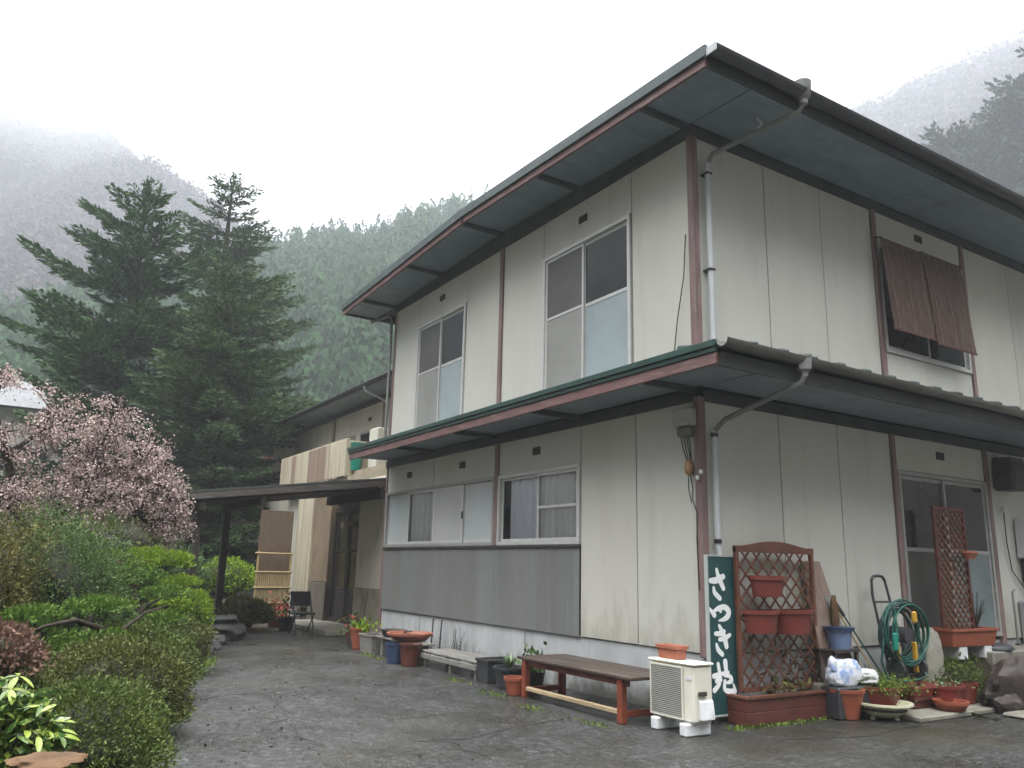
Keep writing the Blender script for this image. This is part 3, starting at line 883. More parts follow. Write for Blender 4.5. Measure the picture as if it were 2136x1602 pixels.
def sash(win, pl, a0, a1, z0, z1, m, pane_m, w=0.035, o=0.0, mids=()):
    b = frame(pl, a0, a1, z0, z1, w, o - 0.02, o)
    for zz in mids:
        W(pl, a0 + w, a1 - w, o - 0.02, o, zz - w / 2, zz + w / 2, b)
    b.build('sash', m, win, bevel=.003)
    levels = [z0 + w] + [q for zz in mids for q in (zz - w / 2, zz + w / 2)] + [z1 - w]
    pm = pane_m if isinstance(pane_m, (list, tuple)) else [pane_m] * (len(mids) + 1)
    for k in range(len(mids) + 1):
        if pm[k] is M['glass']:                  # a single clear sheet
            q = [(a0 + w, levels[2 * k]), (a1 - w, levels[2 * k]), (a1 - w, levels[2 * k + 1]), (a0 + w, levels[2 * k + 1])]
            MB().raw([(a, Y0 - o + .01, z) if pl == 'L' else (X0 + o - .01, a, z) for a, z in q], [(0, 1, 2, 3)]).build('pane', pm[k], win)
        else:
            W(pl, a0 + w + .001, a1 - w - .001, o - 0.013, o - 0.007, levels[2 * k], levels[2 * k + 1]).build('pane', pm[k], win)


def curtain(win, pl, a0, a1, z0, z1, o, m, seed=0):
    rs = random.Random(seed)
    n_ = 60
    V, F = [], []
    ph = [rs.uniform(0, 6) for _ in range(3)]
    for i in range(n_ + 1):
        t = i / n_
        a = a0 + (a1 - a0) * t
        q = o + 0.022 * math.sin(t * 38 + ph[0]) + 0.012 * math.sin(t * 71 + ph[1])
        for z in (z0, z1):
            V.append((a, Y0 - q, z) if pl == 'L' else (X0 + q, a, z))
    for i in range(n_):
        F.append((2 * i, 2 * i + 2, 2 * i + 3, 2 * i + 1))
    MB().raw(V, F).build('curtain', m, win, smooth=60)


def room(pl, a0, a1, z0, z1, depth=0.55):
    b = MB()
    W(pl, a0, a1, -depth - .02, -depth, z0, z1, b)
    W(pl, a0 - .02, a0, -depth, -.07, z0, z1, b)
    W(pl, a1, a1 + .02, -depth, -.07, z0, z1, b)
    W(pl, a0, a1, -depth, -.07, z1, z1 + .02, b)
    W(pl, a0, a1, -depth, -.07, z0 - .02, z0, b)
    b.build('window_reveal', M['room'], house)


# upper, larger
w1 = window('L', -9.225, -7.27, 3.79, 5.955, M['alu'], .055)
sash(w1, 'L', -9.17, -8.26, 3.845, 5.90, M['alu'], [M['frost_g'], M['screen']], .04, .004, (4.99,))
sash(w1, 'L', -8.30, -7.325, 3.845, 5.90, M['alu'], [M['frost'], M['darkpane']], .05, -.022, (4.98,))
w2 = window('L', -13.48, -11.59, 3.79, 5.94, M['alu'], .055)
sash(w2, 'L', -13.425, -12.52, 3.845, 5.885, M['alu'], [M['frost_g'], M['screen']], .04, .004, (4.98,))
sash(w2, 'L', -12.56, -11.645, 3.845, 5.885, M['alu'], [M['frost'], M['darkpane']], .05, -.022, (4.98,))
# lower row of four panes
w3 = window('L', -14.525, -10.465, 1.788, 2.825, M['alu_d'], .05)
sash(w3, 'L', -14.47, -13.5, 1.84, 2.775, M['alu'], M['frost_p'], .04, -.022)
sash(w3, 'L', -13.54, -12.5, 1.84, 2.775, M['alu'], M['glass'], .04, .004)
sash(w3, 'L', -12.50, -11.45, 1.84, 2.775, M['alu'], M['frost_h'], .05, .004)
sash(w3, 'L', -11.49, -10.52, 1.84, 2.775, M['alu'], M['frost_p'], .05, -.022)
W('L', -11.475, -11.445, 0.004, 0.022, 2.22, 2.34).build('latch', M['steel'], w3, bevel=.003)
curtain(w3, 'L', -13.55, -12.45, 1.84, 2.8, -.062, M['lace'], 3)
w4 = window('L', -10.345, -8.31, 1.788, 2.825, M['alu'], .05)
sash(w4, 'L', -10.29, -9.27, 1.84, 2.775, M['alu'], M['glass'], .04, -.022)
sash(w4, 'L', -9.31, -8.365, 1.84, 2.775, M['alu'], M['glass'], .04, .004, (2.30,))
curtain(w4, 'L', -10.15, -9.30, 1.84, 2.8, -.072, M['curtain'], 5)
curtain(w4, 'L', -9.30, -8.35, 1.84, 2.8, -.062, M['lace'], 8)
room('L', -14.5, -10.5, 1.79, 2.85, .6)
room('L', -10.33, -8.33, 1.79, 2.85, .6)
# right wall, window behind the reed blind
w5 = window('R', 9.87, 12.015, 4.465, 6.115, M['alu'], .05)
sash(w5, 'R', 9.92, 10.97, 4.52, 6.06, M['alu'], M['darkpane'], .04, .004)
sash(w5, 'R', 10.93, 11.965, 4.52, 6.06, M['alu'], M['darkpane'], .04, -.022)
# right wall door
dr = frame('R', 9.885, 12.055, 0.70, 2.85, .055, -0.06, 0.03).build('door', M['alu_d'], house, bevel=.004)
sash(dr, 'R', 9.94, 10.99, 0.755, 2.795, M['alu_d'], [M['screen'], M['darkpane']], .05, -.02, (1.83,))
sash(dr, 'R', 10.95, 12.0, 0.755, 2.795, M['alu_d'], [M['frost_d'], M['darkpane']], .05, .004, (1.83,))
W('R', 11.0, 11.035, .006, .02, 1.55, 1.72).build('handle', M['steel'], dr, bevel=.003)


def vent(pl, a, z):
    b = MB()
    W(pl, a - .095, a + .095, 0.001, 0.012, z - .055, z + .055, b)
    v = b.build('vent', M['vent'], house, bevel=.004)
    for k in range(4):
        W(pl, a - .085, a + .085, 0.013, 0.022, z - .045 + .025 * k, z - .033 + .025 * k).build('louvre', M['joint'], v)


for pl, a, z in (('L', -13.55, 3.10), ('L', -11.52, 3.10), ('L', -9.34, 3.10), ('L', -8.27, 6.26), ('L', -12.52, 6.28), ('R', 10.92, 6.37), ('R', 10.95, 3.13)):
    vent(pl, a, z)

# ------------------------------------------------------------------ rear wing, entrance block, porch
wing = thing('rear_wing', 'older two storey rear wing with stained yellow balcony left of the main house', 'house', (-19, 9, 0))
b = MB()
b.box(-26.4, -14.7, 8.0, 14, 3.3, 5.62)
b.build('wall', M['wingwall'], wing)
for x in (-26.4, -22.6, -18.9):
    MB().box(x - .06, x + .06, 7.955, 8.06, 3.3, 5.63).build('post', M['post'], wing)
MB().box(-26.4, -14.7, 7.95, 8.05, 5.625, 5.74).build('eave_beam', M['beam'], wing)
MB().hexa([(-26.95, 7.26, 5.86), (-14.7, 7.26, 5.86), (-14.7, 11, 6.25), (-26.95, 11, 6.25), (-26.95, 7.26, 5.92), (-14.7, 7.26, 5.92), (-14.7, 11, 6.31), (-26.95, 11, 6.31)]).build('roof', M['roof'], wing)
MB().hexa([(-26.9, 7.3, 5.80), (-14.7, 7.3, 5.80), (-14.7, 8.0, 5.78), (-26.9, 8.0, 5.78), (-26.9, 7.3, 5.82), (-14.7, 7.3, 5.82), (-14.7, 8.0, 5.80), (-26.9, 8.0, 5.80)]).build('soffit_panel', M['soffit'], wing)
MB().tube([(-26.95, 7.22, 5.86), (-14.7, 7.22, 5.86)], .05, 8).build('gutter', M['gutter'], wing, smooth=50)
MB().tube([(-18.5, 7.22, 5.82), (-18.5, 7.25, 5.7), (-18.45, 7.92, 5.45), (-18.45, 7.93, 3.7)], .035, 8).build('downpipe', M['pipe'], wing, smooth=50)
MB().tube([(-18.45, 7.93, 4.45), (-16.6, 7.93, 4.45)], .03, 8).build('pipe', M['pipe'], wing, smooth=50)
for x0, x1, z0, z1 in ((-26.0, -24.4, 3.7, 4.85), (-22.2, -20.9, 3.7, 4.95), (-20.5, -19.2, 3.7, 4.95)):
    wd = frame('L', x0, x1, z0, z1, .06, -1.76, -1.67).build('window', M['alu_d'], wing)
    MB().box(x0 + .07, (x0 + x1) / 2 - .01, 7.985, 7.995, z0 + .07, z1 - .07).build('pane', M['darkpane'], wd)
    MB().box((x0 + x1) / 2 + .01, x1 - .07, 7.985, 7.995, z0 + .07, z1 - .07).build('pane', M['frost_g'], wd)
MB().box(-19.95, -19.8, 7.96, 7.99, 5.2, 5.3).build('vent', M['vent'], wing)
# balcony: panels picked out one by one
xs_ = [-23.5, -22.45, -22.1, -21.0, -20.0, -19.6, -18.95, -18.2]
pm_ = [M['balc'], M['balc_b'], M['balc'], M['balc_b'], M['balc_b'], M['balc'], M['balc']]
for (x0, x1), m_ in zip(zip(xs_[:-1], xs_[1:]), pm_):
    MB().box(x0 + .006, x1 - .006, 6.75, 6.79, 3.50, 4.37).build('balcony_panel', m_, wing, bevel=.004)
MB().box(-18.24, -18.2, 6.795, 8.0, 3.50, 4.36).build('balcony_panel', M['balc'], wing, bevel=.004)
MB().box(-23.5, -18.2, 6.76, 6.84, 4.373, 4.41).build('balcony_rail', M['balc'], wing)
MB().box(-23.5, -14.7, 6.83, 8.0, 3.33, 3.49).build('balcony_floor', M['oldplaster'], wing)
MB().box(-18.19, -14.7, 6.95, 7.05, 3.0, 3.62).build('parapet', M['oldplaster'], wing)
# ground floor
MB().box(-17.2, -14.64, 6.80, 7.0, .95, 3.32).build('entrance_wall', M['paleplaster'], wing, bevel=.01)
MB().box(-17.22, -14.64, 6.785, 7.0, 0, .94).build('stone_skirting', M['paleskirt'], wing, bevel=.01)
MB().box(-20.2, -19.05, 6.80, 7.0, 1.0, 3.32).build('entrance_wall', M['shadedplaster'], wing, bevel=.01)
MB().box(-20.22, -19.03, 6.77, 7.0, 0, .99).build('stone_skirting', M['stoneskirt'], wing, bevel=.01)
MB().box(-21.42, -20.24, 6.72, 6.86, .62, 3.32).build('entrance_wall', M['balc'], wing, bevel=.01)
MB().box(-26.4, -22.35, 7.1, 7.3, 0, 3.32).build('entrance_wall', M['wingwall'], wing, bevel=.01)
wd = frame('L', -25.6, -23.4, 1.3, 2.5, .07, -.8, -.74).build('window', M['alu_d'], wing)
MB().box(-25.5, -23.5, 7.06, 7.075, 1.38, 2.42).build('pane', M['darkpane'], wd)
MB().box(-20.0, -16.0, 8.4, 8.5, 0, 3.3).build('hall_wall', M['darkwood'], wing)
MB().box(-26.4, -26.3, 7.3, 14, 0, 5.62).build('end_wall', M['wingwall'], wing)
ed = frame('L', -19.03, -17.22, .12, 2.75, .09, -.72, -.60).build('entrance_door', M['darkwood'], wing)
for k, (x0, x1) in enumerate(((-18.92, -18.15), (-18.1, -17.33))):
    fb = frame('L', x0, x1, .2, 2.66, .07, -.70, -.64)
    for zz in (.85, 1.75):
        fb.box(x0 + .07, x1 - .07, Y0 + .65, Y0 + .69, zz - .03, zz + .03)
    fb.build('door_leaf', M['darkwood'], ed)
    MB().box(x0 + .071, x1 - .071, Y0 + .665, Y0 + .675, .89, 2.58).build('door_pane', M['door_glass'], ed)
    MB().box(x0 + .071, x1 - .071, Y0 + .66, Y0 + .68, .275, .81).build('door_panel', M['darkwood'], ed)
for k in range(2):
    MB().box(-18.55 + .55 * k, -18.25 + .55 * k, Y0 + .57, Y0 + .59, 2.3, 2.42).build('name_plate', M['shadedplaster'], wing)
MB().box(-19.6, -16.3, 5.9, 7.4, 0.004, .12).build('entrance_step', M['slab'], kind='structure', bevel=.02)

porch = thing('entrance_porch', 'dark sloping porch roof on wooden posts in front of the entrance', 'porch', (-17, 4.7, 0))
XA, XB = -18.6, -15.4


def zp(y):
    return 2.60 + (y - 2.7) * (3.16 - 2.60) / (6.78 - 2.7)


MB().hexa([(XA, 2.6, zp(2.6) + .02), (XB + .08, 2.6, zp(2.6) + .02), (XB + .08, 6.78, zp(6.78) + .02), (XA, 6.78, zp(6.78) + .02),
           (XA, 2.6, zp(2.6) + .05), (XB + .08, 2.6, zp(2.6) + .05), (XB + .08, 6.78, zp(6.78) + .05), (XA, 6.78, zp(6.78) + .05)]).build('roof', M['darkwood'], porch)
for k in range(16):
    x = XA + .1 + k * (XB - XA) / 15.5
    MB().bar((x, 2.58, zp(2.58) + .065), (x, 6.76, zp(6.76) + .065), .05, .03).build('roof_rib', M['roof'], porch)
MB().hexa([(XB + .05, 2.62, zp(2.62) - .085), (XB + .085, 2.62, zp(2.62) - .085), (XB + .085, 6.76, zp(6.76) - .10), (XB + .05, 6.76, zp(6.76) - .10),
           (XB + .05, 2.62, zp(2.62) + .018), (XB + .085, 2.62, zp(2.62) + .018), (XB + .085, 6.76, zp(6.76) + .018), (XB + .05, 6.76, zp(6.76) + .018)]).build('fascia', M['oldfascia'], porch)
for x in np.linspace(XA + .05, XB - .05, 6):
    MB().bar((x, 2.68, zp(2.68) - .05), (x, 6.74, zp(6.74) - .05), .06, .09).build('rafter', M['darkwood'], porch)
for k in range(9):
    ya, yb = 2.75 + k * .44, 2.75 + k * .44 + .43
    MB().hexa([(XA, ya, zp(ya) - .13), (XB + .03, ya, zp(ya) - .13), (XB + .03, yb, zp(yb) - .13), (XA, yb, zp(yb) - .13), (XA, ya, zp(ya) - .115), (XB + .03, ya, zp(ya) - .115), (XB + .03, yb, zp(yb) - .115), (XA, yb, zp(yb) - .115)]).build('ceiling_board', M['darkwood'], porch)
MB().box(XA - .1, XB + .02, 3.0, 3.12, 2.36, 2.50).build('beam', M['darkwood'], porch)
MB().box(XA, XB + .02, 4.1, 4.2, 2.52, 2.67).build('beam', M['darkwood'], porch)
MB().box(XA, XB + .02, 6.5, 6.62, 2.8, 2.98).build('beam', M['darkwood'], porch)
MB().box(-15.72, -15.60, 3.0, 3.12, 0, 2.40).build('post', M['darkwood'], porch, bevel=.008)
MB().box(-18.28, -18.14, 4.08, 4.22, 0, 2.56).build('post', M['darkwood'], porch, bevel=.008)

tag(MB().tube([(-26.95, 7.18, 5.84), (-29.2, 7.0, 5.45), (-31.4, 6.8, 5.3), (-33.6, 6.6, 5.35)], .018, 5).build('overhead_cable', M['gutter_g'], smooth=60),
    'thin grey cable sagging from the wing eave towards the fir trees', 'cable')

# ------------------------------------------------------------------ neighbour houses seen through the trees
nh = thing('white_house', 'white walled house behind the pink cherry blossom at the left edge', 'house', (-43, -1, 0))
MB().box(-50, -38.6, -9, 2.6, 0, 7.4).build('wall', M['whitewall'], nh)
MB().hexa([(-51, -9.5, 7.4), (-38.0, -9.5, 7.4), (-38.0, 3.2, 7.4), (-51, 3.2, 7.4), (-48, -6, 9.0), (-41, -6, 9.0), (-41, 0, 9.0), (-48, 0, 9.0)]).build('roof', M['greyroof'], nh)
for y0 in (-2.6, -.2):
    f_ = MB().box(-38.58, -38.52, y0, y0 + 1.5, 4.6, 5.9).build('window', M['alu_d'], nh)
    MB().box(-38.515, -38.50, y0 + .08, y0 + 1.42, 4.68, 5.82).build('pane', M['darkpane'], f_)
f_ = MB().box(-38.58, -38.52, -1.2, 0.6, 1.4, 2.8).build('window', M['alu_d'], nh)
MB().box(-38.515, -38.50, -1.1, .5, 1.5, 2.7).build('pane', M['darkpane'], f_)

rh = thing('red_roof_house', 'small house with red metal roof showing between firs and balcony', 'house', (-46, 12, 0))
MB().box(-50, -42.6, 9.4, 15, 0, 6.0).build('wall', M['whitewall'], rh)
MB().hexa([(-50.5, 8.9, 5.9), (-42.0, 8.9, 5.9), (-42.0, 15.5, 5.9), (-50.5, 15.5, 5.9), (-50.5, 8.9, 6.0), (-42.0, 11.6, 6.9), (-42.0, 12.8, 6.9), (-50.5, 15.5, 6.0)]).build('roof', M['redroof'], rh)
f_ = MB().box(-42.58, -42.52, 10, 11.4, 3.6, 4.8).build('window', M['alu_d'], rh)
MB().box(-42.515, -42.50, 10.08, 11.32, 3.68, 4.72).build('pane', M['darkpane'], f_)

ph = thing('pale_house', 'pale house with flat white eave glimpsed behind the fir trunks', 'house', (-54, 8, 0))
MB().box(-60, -52, 5.4, 11, 0, 9.6).build('wall', M['whitewall'], ph)
MB().box(-60.6, -51.4, 5.0, 11.4, 9.6, 10.1).build('roof', M['whitewall'], ph)
for z0 in (3, 6.4):
    for y0 in (6.0, 8.6):
        f_ = MB().box(-51.98, -51.92, y0, y0 + 1.6, z0, z0 + 1.5).build('window', M['alu_d'], ph)
        MB().box(-51.915, -51.90, y0 + .08, y0 + 1.52, z0 + .08, z0 + 1.42).build('pane', M['darkpane'], f_)

sh = thing('garden_annex', 'low annex with bluish sliding doors beyond the porch', 'shed', (-31, 8, 0))
MB().box(-33, -29.6, 6.7, 11.5, 0, 3.0).build('wall', M['wingwall'], sh)
MB().hexa([(-33.4, 6.4, 3.0), (-29.1, 6.4, 3.0), (-29.1, 11.8, 3.0), (-33.4, 11.8, 3.0), (-33.4, 6.4, 3.1), (-29.1, 6.4, 3.1), (-29.1, 11.8, 3.5), (-33.4, 11.8, 3.5)]).build('roof', M['greyroof'], sh)
for y0 in (7.0, 8.05):
    f_ = MB().box(-29.58, -29.52, y0, y0 + 1.0, .3, 2.2).build('door', M['alu'], sh)
    MB().box(-29.515, -29.50, y0 + .07, y0 + .93, .4, 1.3).build('pane', M['bluepane'], f_)
    MB().box(-29.515, -29.50, y0 + .07, y0 + .93, 1.36, 2.1).build('pane', M['darkpane'], f_)

bs = thing('bamboo_screen', 'tan bamboo screen with ladder frame leaning beside the entrance', 'screen', (-20.6, 6.0, 0))
for y in (5.55, 6.38):
    MB().tube([(-20.6, y, 0), (-20.75, y + .04, 1.72)], .03, 7).build('pole', M['bamboo'], bs, smooth=50)
for k, z in enumerate((1.66, 1.2, .82, .45, .12)):
    MB().tube([(-20.58 - z * .085, 5.5, z), (-20.58 - z * .085, 6.46, z)], .024, 7).build('rung', M['bamboo'], bs, smooth=50)
for k in range(16):
    y = 5.6 + k * .05
    MB().tube([(-20.62, y, .03), (-20.70, y + .03, 1.14)], .022, 6).build('cane', M['bamboo'], bs, smooth=50)
om = MB()
for k in range(34):
    om.tube([(-20.9, 5.62 + k * .025, 1.0), (-20.9, 5.62 + k * .025, 2.75)], .0135, 5)
om = om.build('reed_mat', M['bamboo_mat'], label='brown reed mat hanging above the bamboo screen', cat='reed mat')

# ------------------------------------------------------------------ things on and against the left wall
hm = thing('meter_box', 'grey meter box with hanging cables on the wall by the corner post', 'meter box', (-6.3, 6.25, 2.5))
MB().box(-6.44, -6.17, 6.14, 6.265, 3.04, 3.23).build('case', M['meter'], hm, bevel=.015)
MB().box(-6.40, -6.2, 6.16, 6.265, 2.92, 3.03).build('lower_case', M['gutter_g'], hm, bevel=.02)
for k, (xa, xb) in enumerate(((-6.36, -6.30), (-6.32, -6.28), (-6.28, -6.25), (-6.25, -6.25))):
    MB().tube([(xa, 6.2, 2.93), (xa + .01, 6.22, 2.8), (xb, 6.24, 2.62), (xb + .01, 6.25, 2.5)], .007, 5).build('cable', M['wire'], hm, smooth=60)
MB().lathe((-6.285, 6.24, 2.50), [(.02, 0), (.05, .03), (.055, .08), (.04, .15), (.02, .17)], 12).build('insulator', M['brownp'], hm, smooth=50)
MB().tube([(-6.27, 6.24, 2.52), (-6.25, 6.255, 2.35), (-6.27, 6.26, 2.25), (-6.2, 6.255, 2.1), (-6.22, 6.262, 1.8), (-6.205, 6.262, 1.3)], .006, 5).build('cable', M['wire'], hm, smooth=60)
MB().tube([(-6.3, 6.24, 2.52), (-6.31, 6.25, 2.35), (-6.28, 6.26, 2.2)], .006, 5).build('cable', M['wire'], hm, smooth=60)
for z in (2.44, 2.50):
    MB().lathe((-6.16 + (z - 2.44) * .9, 6.235, z), [(.012, 0), (.022, .015), (.022, .035), (.012, .05)], 10).build('cleat', M['whiteblock'], hm, smooth=50)
# slack cable on the upper storey, left of the corner post
tag(MB().tube([(-6.26, 6.255, 5.3), (-6.3, 6.25, 4.8), (-6.42, 6.25, 4.3), (-6.5, 6.25, 3.82)], .007, 5).build('wall_cable', M['wire'], smooth=60),
    'thin dark cable running down the upper wall beside the corner post', 'cable')

ac = thing('aircon_unit', 'cream outdoor aircon unit on pale blocks before the house corner', 'air conditioner', (-5.95, 5.73, 0.12))
b = MB()
b.box(-6.255, -5.665, 5.605, 5.86, .12, .625)
b.build('casing', M['acwhite'], ac, bevel=.022)
MB().box(-6.275, -5.65, 5.592, 5.87, .626, .65).build('lid', M['acwhite'], ac, bevel=.01)
MB().box(-6.225, -5.80, 5.598, 5.6045, .15, .60).build('grille_back', M['vent'], ac)
for k in range(26):
    z = .158 + k * .0172
    MB().box(-6.22, -5.805, 5.588, 5.5975, z, z + .0085).build('grille_slat', M['acgrille'], ac)
frame('L', -6.235, -5.79, .14, .61, .014, .70, .714).build('grille_rim', M['acwhite'], ac)
MB().box(-5.664, -5.64, 5.66, 5.76, .36, .40).build('handle', M['vent'], ac, bevel=.006)
MB().hexa([(-5.664, 5.66, .15), (-5.62, 5.68, .15), (-5.62, 5.84, .15), (-5.664, 5.85, .15), (-5.664, 5.66, .33), (-5.645, 5.68, .31), (-5.645, 5.84, .31), (-5.664, 5.85, .33)]).build('valve_cover', M['whiteblock'], ac, bevel=.008)
MB().box(-5.76, -5.69, 5.60, 5.6045, .50, .53).build('badge', M['whiteblock'], ac)
for x, lab in ((-6.15, 'left pale block carrying the aircon unit'), (-5.76, 'right pale block carrying the aircon unit')):
    MB().box(x - .05, x + .05, 5.55, 5.87, 0.006, .119).build('support_block', M['whiteblock'], None, lab, 'block', 'blocks under the aircon unit', bevel=.012)


def planter_box(name, x0, x1, y0, y1, z0, z1, m, label, cat='planter', group=None, taper=.03, soil=True, rim=.018):
    t = thing(name, label, cat, ((x0 + x1) / 2, (y0 + y1) / 2, z0), group)
    th = .014
    b = MB()
    k = taper
    o = [(x0 + k, y0 + k), (x1 - k, y0 + k), (x1 - k, y1 - k), (x0 + k, y1 - k)]
    q = [(x0, y0), (x1, y0), (x1, y1), (x0, y1)]
    i_ = [(x0 + th, y0 + th), (x1 - th, y0 + th), (x1 - th, y1 - th), (x0 + th, y1 - th)]
    j_ = [(x0 + k + th, y0 + k + th), (x1 - k - th, y0 + k + th), (x1 - k - th, y1 - k - th), (x0 + k + th, y1 - k - th)]
    V = [p + (z0,) for p in o] + [p + (z1,) for p in q] + [p + (z1,) for p in i_] + [p + (z0 + .03,) for p in j_]
    F = [(0, 3, 2, 1), (12, 13, 14, 15)]
    for s_ in range(4):
        n_ = (s_ + 1) % 4
        F += [(s_, n_, 4 + n_, 4 + s_), (4 + s_, 4 + n_, 8 + n_, 8 + s_), (8 + s_, 8 + n_, 12 + n_, 12 + s_)]
    b.raw(V, F).build('tub', m, t, bevel=.004)
    rb = MB()
    e = .012
    rb.box(x0 - e, x1 + e, y0 - e, y0 - .001, z1 - .03, z1 + .004)
    rb.box(x0 - e, x1 + e, y1 + .001, y1 + e, z1 - .03, z1 + .004)
    rb.box(x0 - e, x0 - .001, y0 - .001, y1 + .001, z1 - .03, z1 + .004)
    rb.box(x1 + .001, x1 + e, y0 - .001, y1 + .001, z1 - .03, z1 + .004)
    rb.build('rim', m, t, bevel=.003)
    if soil:
        MB().box(x0 + th + .002, x1 - th - .002, y0 + th + .002, y1 - th - .002, z1 - .05, z1 - .025).build('soil', M['soil'], t)
    return t


def round_pot(c, r0, r1, h, m, label, cat='flower pot', group=None, soil=True, n=22, name='flower_pot', sx=1, sy=1):
    t = thing(name, label, cat, c, group)
    MB().lathe(c, [(r0 * .9, 0), (r0, .006), (r1, h - .035), (r1 * 1.07, h - .034), (r1 * 1.09, h), (r1 * .95, h), (r1 * .9, h - .04), (r0 * .9, .05)], n, sx, sy).build('pot', m, t, smooth=45)
    if soil:
        MB().lathe((c[0], c[1], c[2]), [(r1 * .88, h - .055), (r1 * .88, h - .04)], n, sx, sy).build('soil', M['soil'], t, smooth=30)
    return t


def strap_plant(t, c, n_, L, m, name='foliage', spread=1.0, wid=.02, rs=None):
    rs = rs or np.random.default_rng(int(abs(c[0] * 100 + c[1] * 10)))
    V, F = [], []
    for i in range(n_):
        a = rs.uniform(0, 6.28)
        l = L * rs.uniform(.6, 1.1)
        lean = rs.uniform(.15, .9) * spread
        side = np.array([-math.sin(a), math.cos(a), 0])
        k = len(V)
        for s_ in range(6):
            q = s_ / 5
            out = lean * l * q * (0.5 + .6 * q)
            up = l * (q - .42 * lean * q * q)
            w = wid * (1 - q ** 2.2) + .001
            p = np.array([c[0] + math.cos(a) * out, c[1] + math.sin(a) * out, c[2] + up])
            V += [tuple(p - side * w / 2), tuple(p + side * w / 2)]
        F += [(k + 2 * s_, k + 2 * s_ + 1, k + 2 * s_ + 3, k + 2 * s_ + 2) for s_ in range(5)]
    o = np_mesh(name, V, F, m, t)
    o['kind'] = 'stuff'
    return o


def tuft(t, c, r, h, n_, L, m, name='foliage', W_=.5):
    P = rng.normal(size=(n_, 3)) * np.array([r, r, h]) * .5 + np.array(c) + np.array([0, 0, h * .5])
    D = rng.normal(size=(n_, 3)) + np.array([0, 0, .9])
    V, F = leaves(P, D, rng.uniform(.6, 1.2, n_) * L, rng.uniform(.7, 1.2, n_) * L * W_)
    o = np_mesh(name, V, F, m, t)
    o['kind'] = 'stuff'
    return o


planter_box('planter', -6.22, -5.93, 5.67, 5.80, .651, .775, M['terra_p'], 'small faded terracotta planter standing on the aircon unit', taper=.012)

bn = thing('bench', 'long dark brown wooden bench with red legs against the left wall', 'bench', (-7.35, 5.78, 0))
for k in range(4):
    y0 = 5.40 + k * .175
    MB().box(-8.36, -6.30, y0, y0 + .168, .425, .456).build('plank', M['benchtop'], bn, bevel=.005)
MB().box(-8.27, -6.40, 5.44, 5.475, .36, .424).build('apron', M['redwood_d'], bn)
MB().box(-8.27, -6.40, 6.0, 6.035, .36, .424).build('apron', M['redwood_d'], bn)
for x in (-8.24, -6.50):
    for y in (5.45, 5.98):
        MB().box(x - .04, x + .04, y - .035, y + .035, 0.005, .424).build('leg', M['benchleg'], bn, bevel=.006)
    MB().box(x - .025, x + .025, 5.486, 5.944, .06, .12).build('cross_rail', M['benchleg'], bn, bevel=.005)
MB().box(-8.199, -6.541, 5.425, 5.475, .085, .13).build('stretcher', M['palewood'], bn, bevel=.006)

pb = thing('plank_bench', 'low grey weathered slatted platform between black pots along the foundation', 'platform', (-10.4, 5.85, 0))
for k in range(5):
    MB().box(-11.35, -9.56, 5.60 + k * .105, 5.69 + k * .105, .215, .24).build('slat', M['greywood'], pb, bevel=.004)
MB().box(-11.3, -9.62, 5.565, 5.595, .13, .20).build('apron', M['greywood'], pb, bevel=.004)
for x in (-11.22, -10.42, -9.7):
    MB().box(x - .03, x + .03, 5.61, 5.66, .005, .214).build('leg', M['greywood'], pb)
    MB().box(x - .03, x + .03, 5.98, 6.03, .005, .214).build('leg', M['greywood'], pb)
planter_box('crate', -9.58, -9.28, 5.55, 5.98, .005, .30, M['blackp'], 'black square tub at the right end of the grey platform', 'tub', taper=.015)
t = round_pot((-8.95, 5.68, .005), .16, .20, .25, M['blackp'], 'wide black pot with variegated strap leaves')
strap_plant(t, (-8.95, 5.68, .21), 46, .26, M['strap'], wid=.022)
t = round_pot((-8.55, 5.78, .005), .10, .13, .24, M['blackp'], 'small dark pot with broad green leaves beside the bench', name='flower_pot')
tuft(t, (-8.55, 5.78, .2), .16, .22, 90, .11, M['green'])
round_pot((-8.45, 5.45, .005), .10, .135, .20, M['terra'], 'orange terracotta pot at the left foot of the bench')

sf = thing('plank_shelf', 'narrow old plank shelf on short legs holding a terracotta bowl', 'shelf', (-12.1, 5.7, 0))
MB().box(-12.95, -11.35, 5.55, 5.85, .28, .31).build('plank', M['greywood'], sf, bevel=.005)
for x in (-12.8, -11.5):
    MB().box(x - .04, x + .04, 5.6, 5.8, .005, .279).build('leg', M['greywood'], sf)
round_pot((-11.95, 5.70, .311), .26, .34, .12, M['terra_p'], 'wide shallow terracotta bowl on the plank shelf', 'bowl', soil=True, name='clay_bowl', n=26)
pn = thing('old_pan', 'dark old pan lying behind the terracotta bowl', 'pan', (-12.62, 5.72, .311))
MB().lathe((-12.62, 5.72, .311), [(.14, 0), (.17, .03), (.2, .10), (.22, .11), (.19, .105), (.13, .02)], 20, 1.3, 1).build('pan', M['darkwood'], pn, smooth=45)
MB().bar((-12.36, 5.72, .40), (-12.1, 5.8, .44), .03, .02).build('handle', M['darkwood'], pn)
round_pot((-11.75, 5.38, .005), .13, .16, .30, M['bluerim'], 'dark blue bucket under the plank shelf', 'bucket', name='bucket', soil=False)
round_pot((-11.38, 5.45, .005), .13, .16, .32, M['redwood_d'], 'dark brown jar beside the blue bucket', 'jar', name='jar', soil=False)
planter_box('planter', -13.55, -13.0, 5.5, 5.85, .005, .30, M['greywood'], 'grey wooden planter left of the plank shelf', taper=.02)
t = round_pot((-13.85, 5.62, .005), .11, .16, .36, M['terra'], 'tall terracotta pot beside the grey wooden planter')
tuft(t, (-13.75, 5.66, .33), .22, .1, 90, .10, M['lime'])
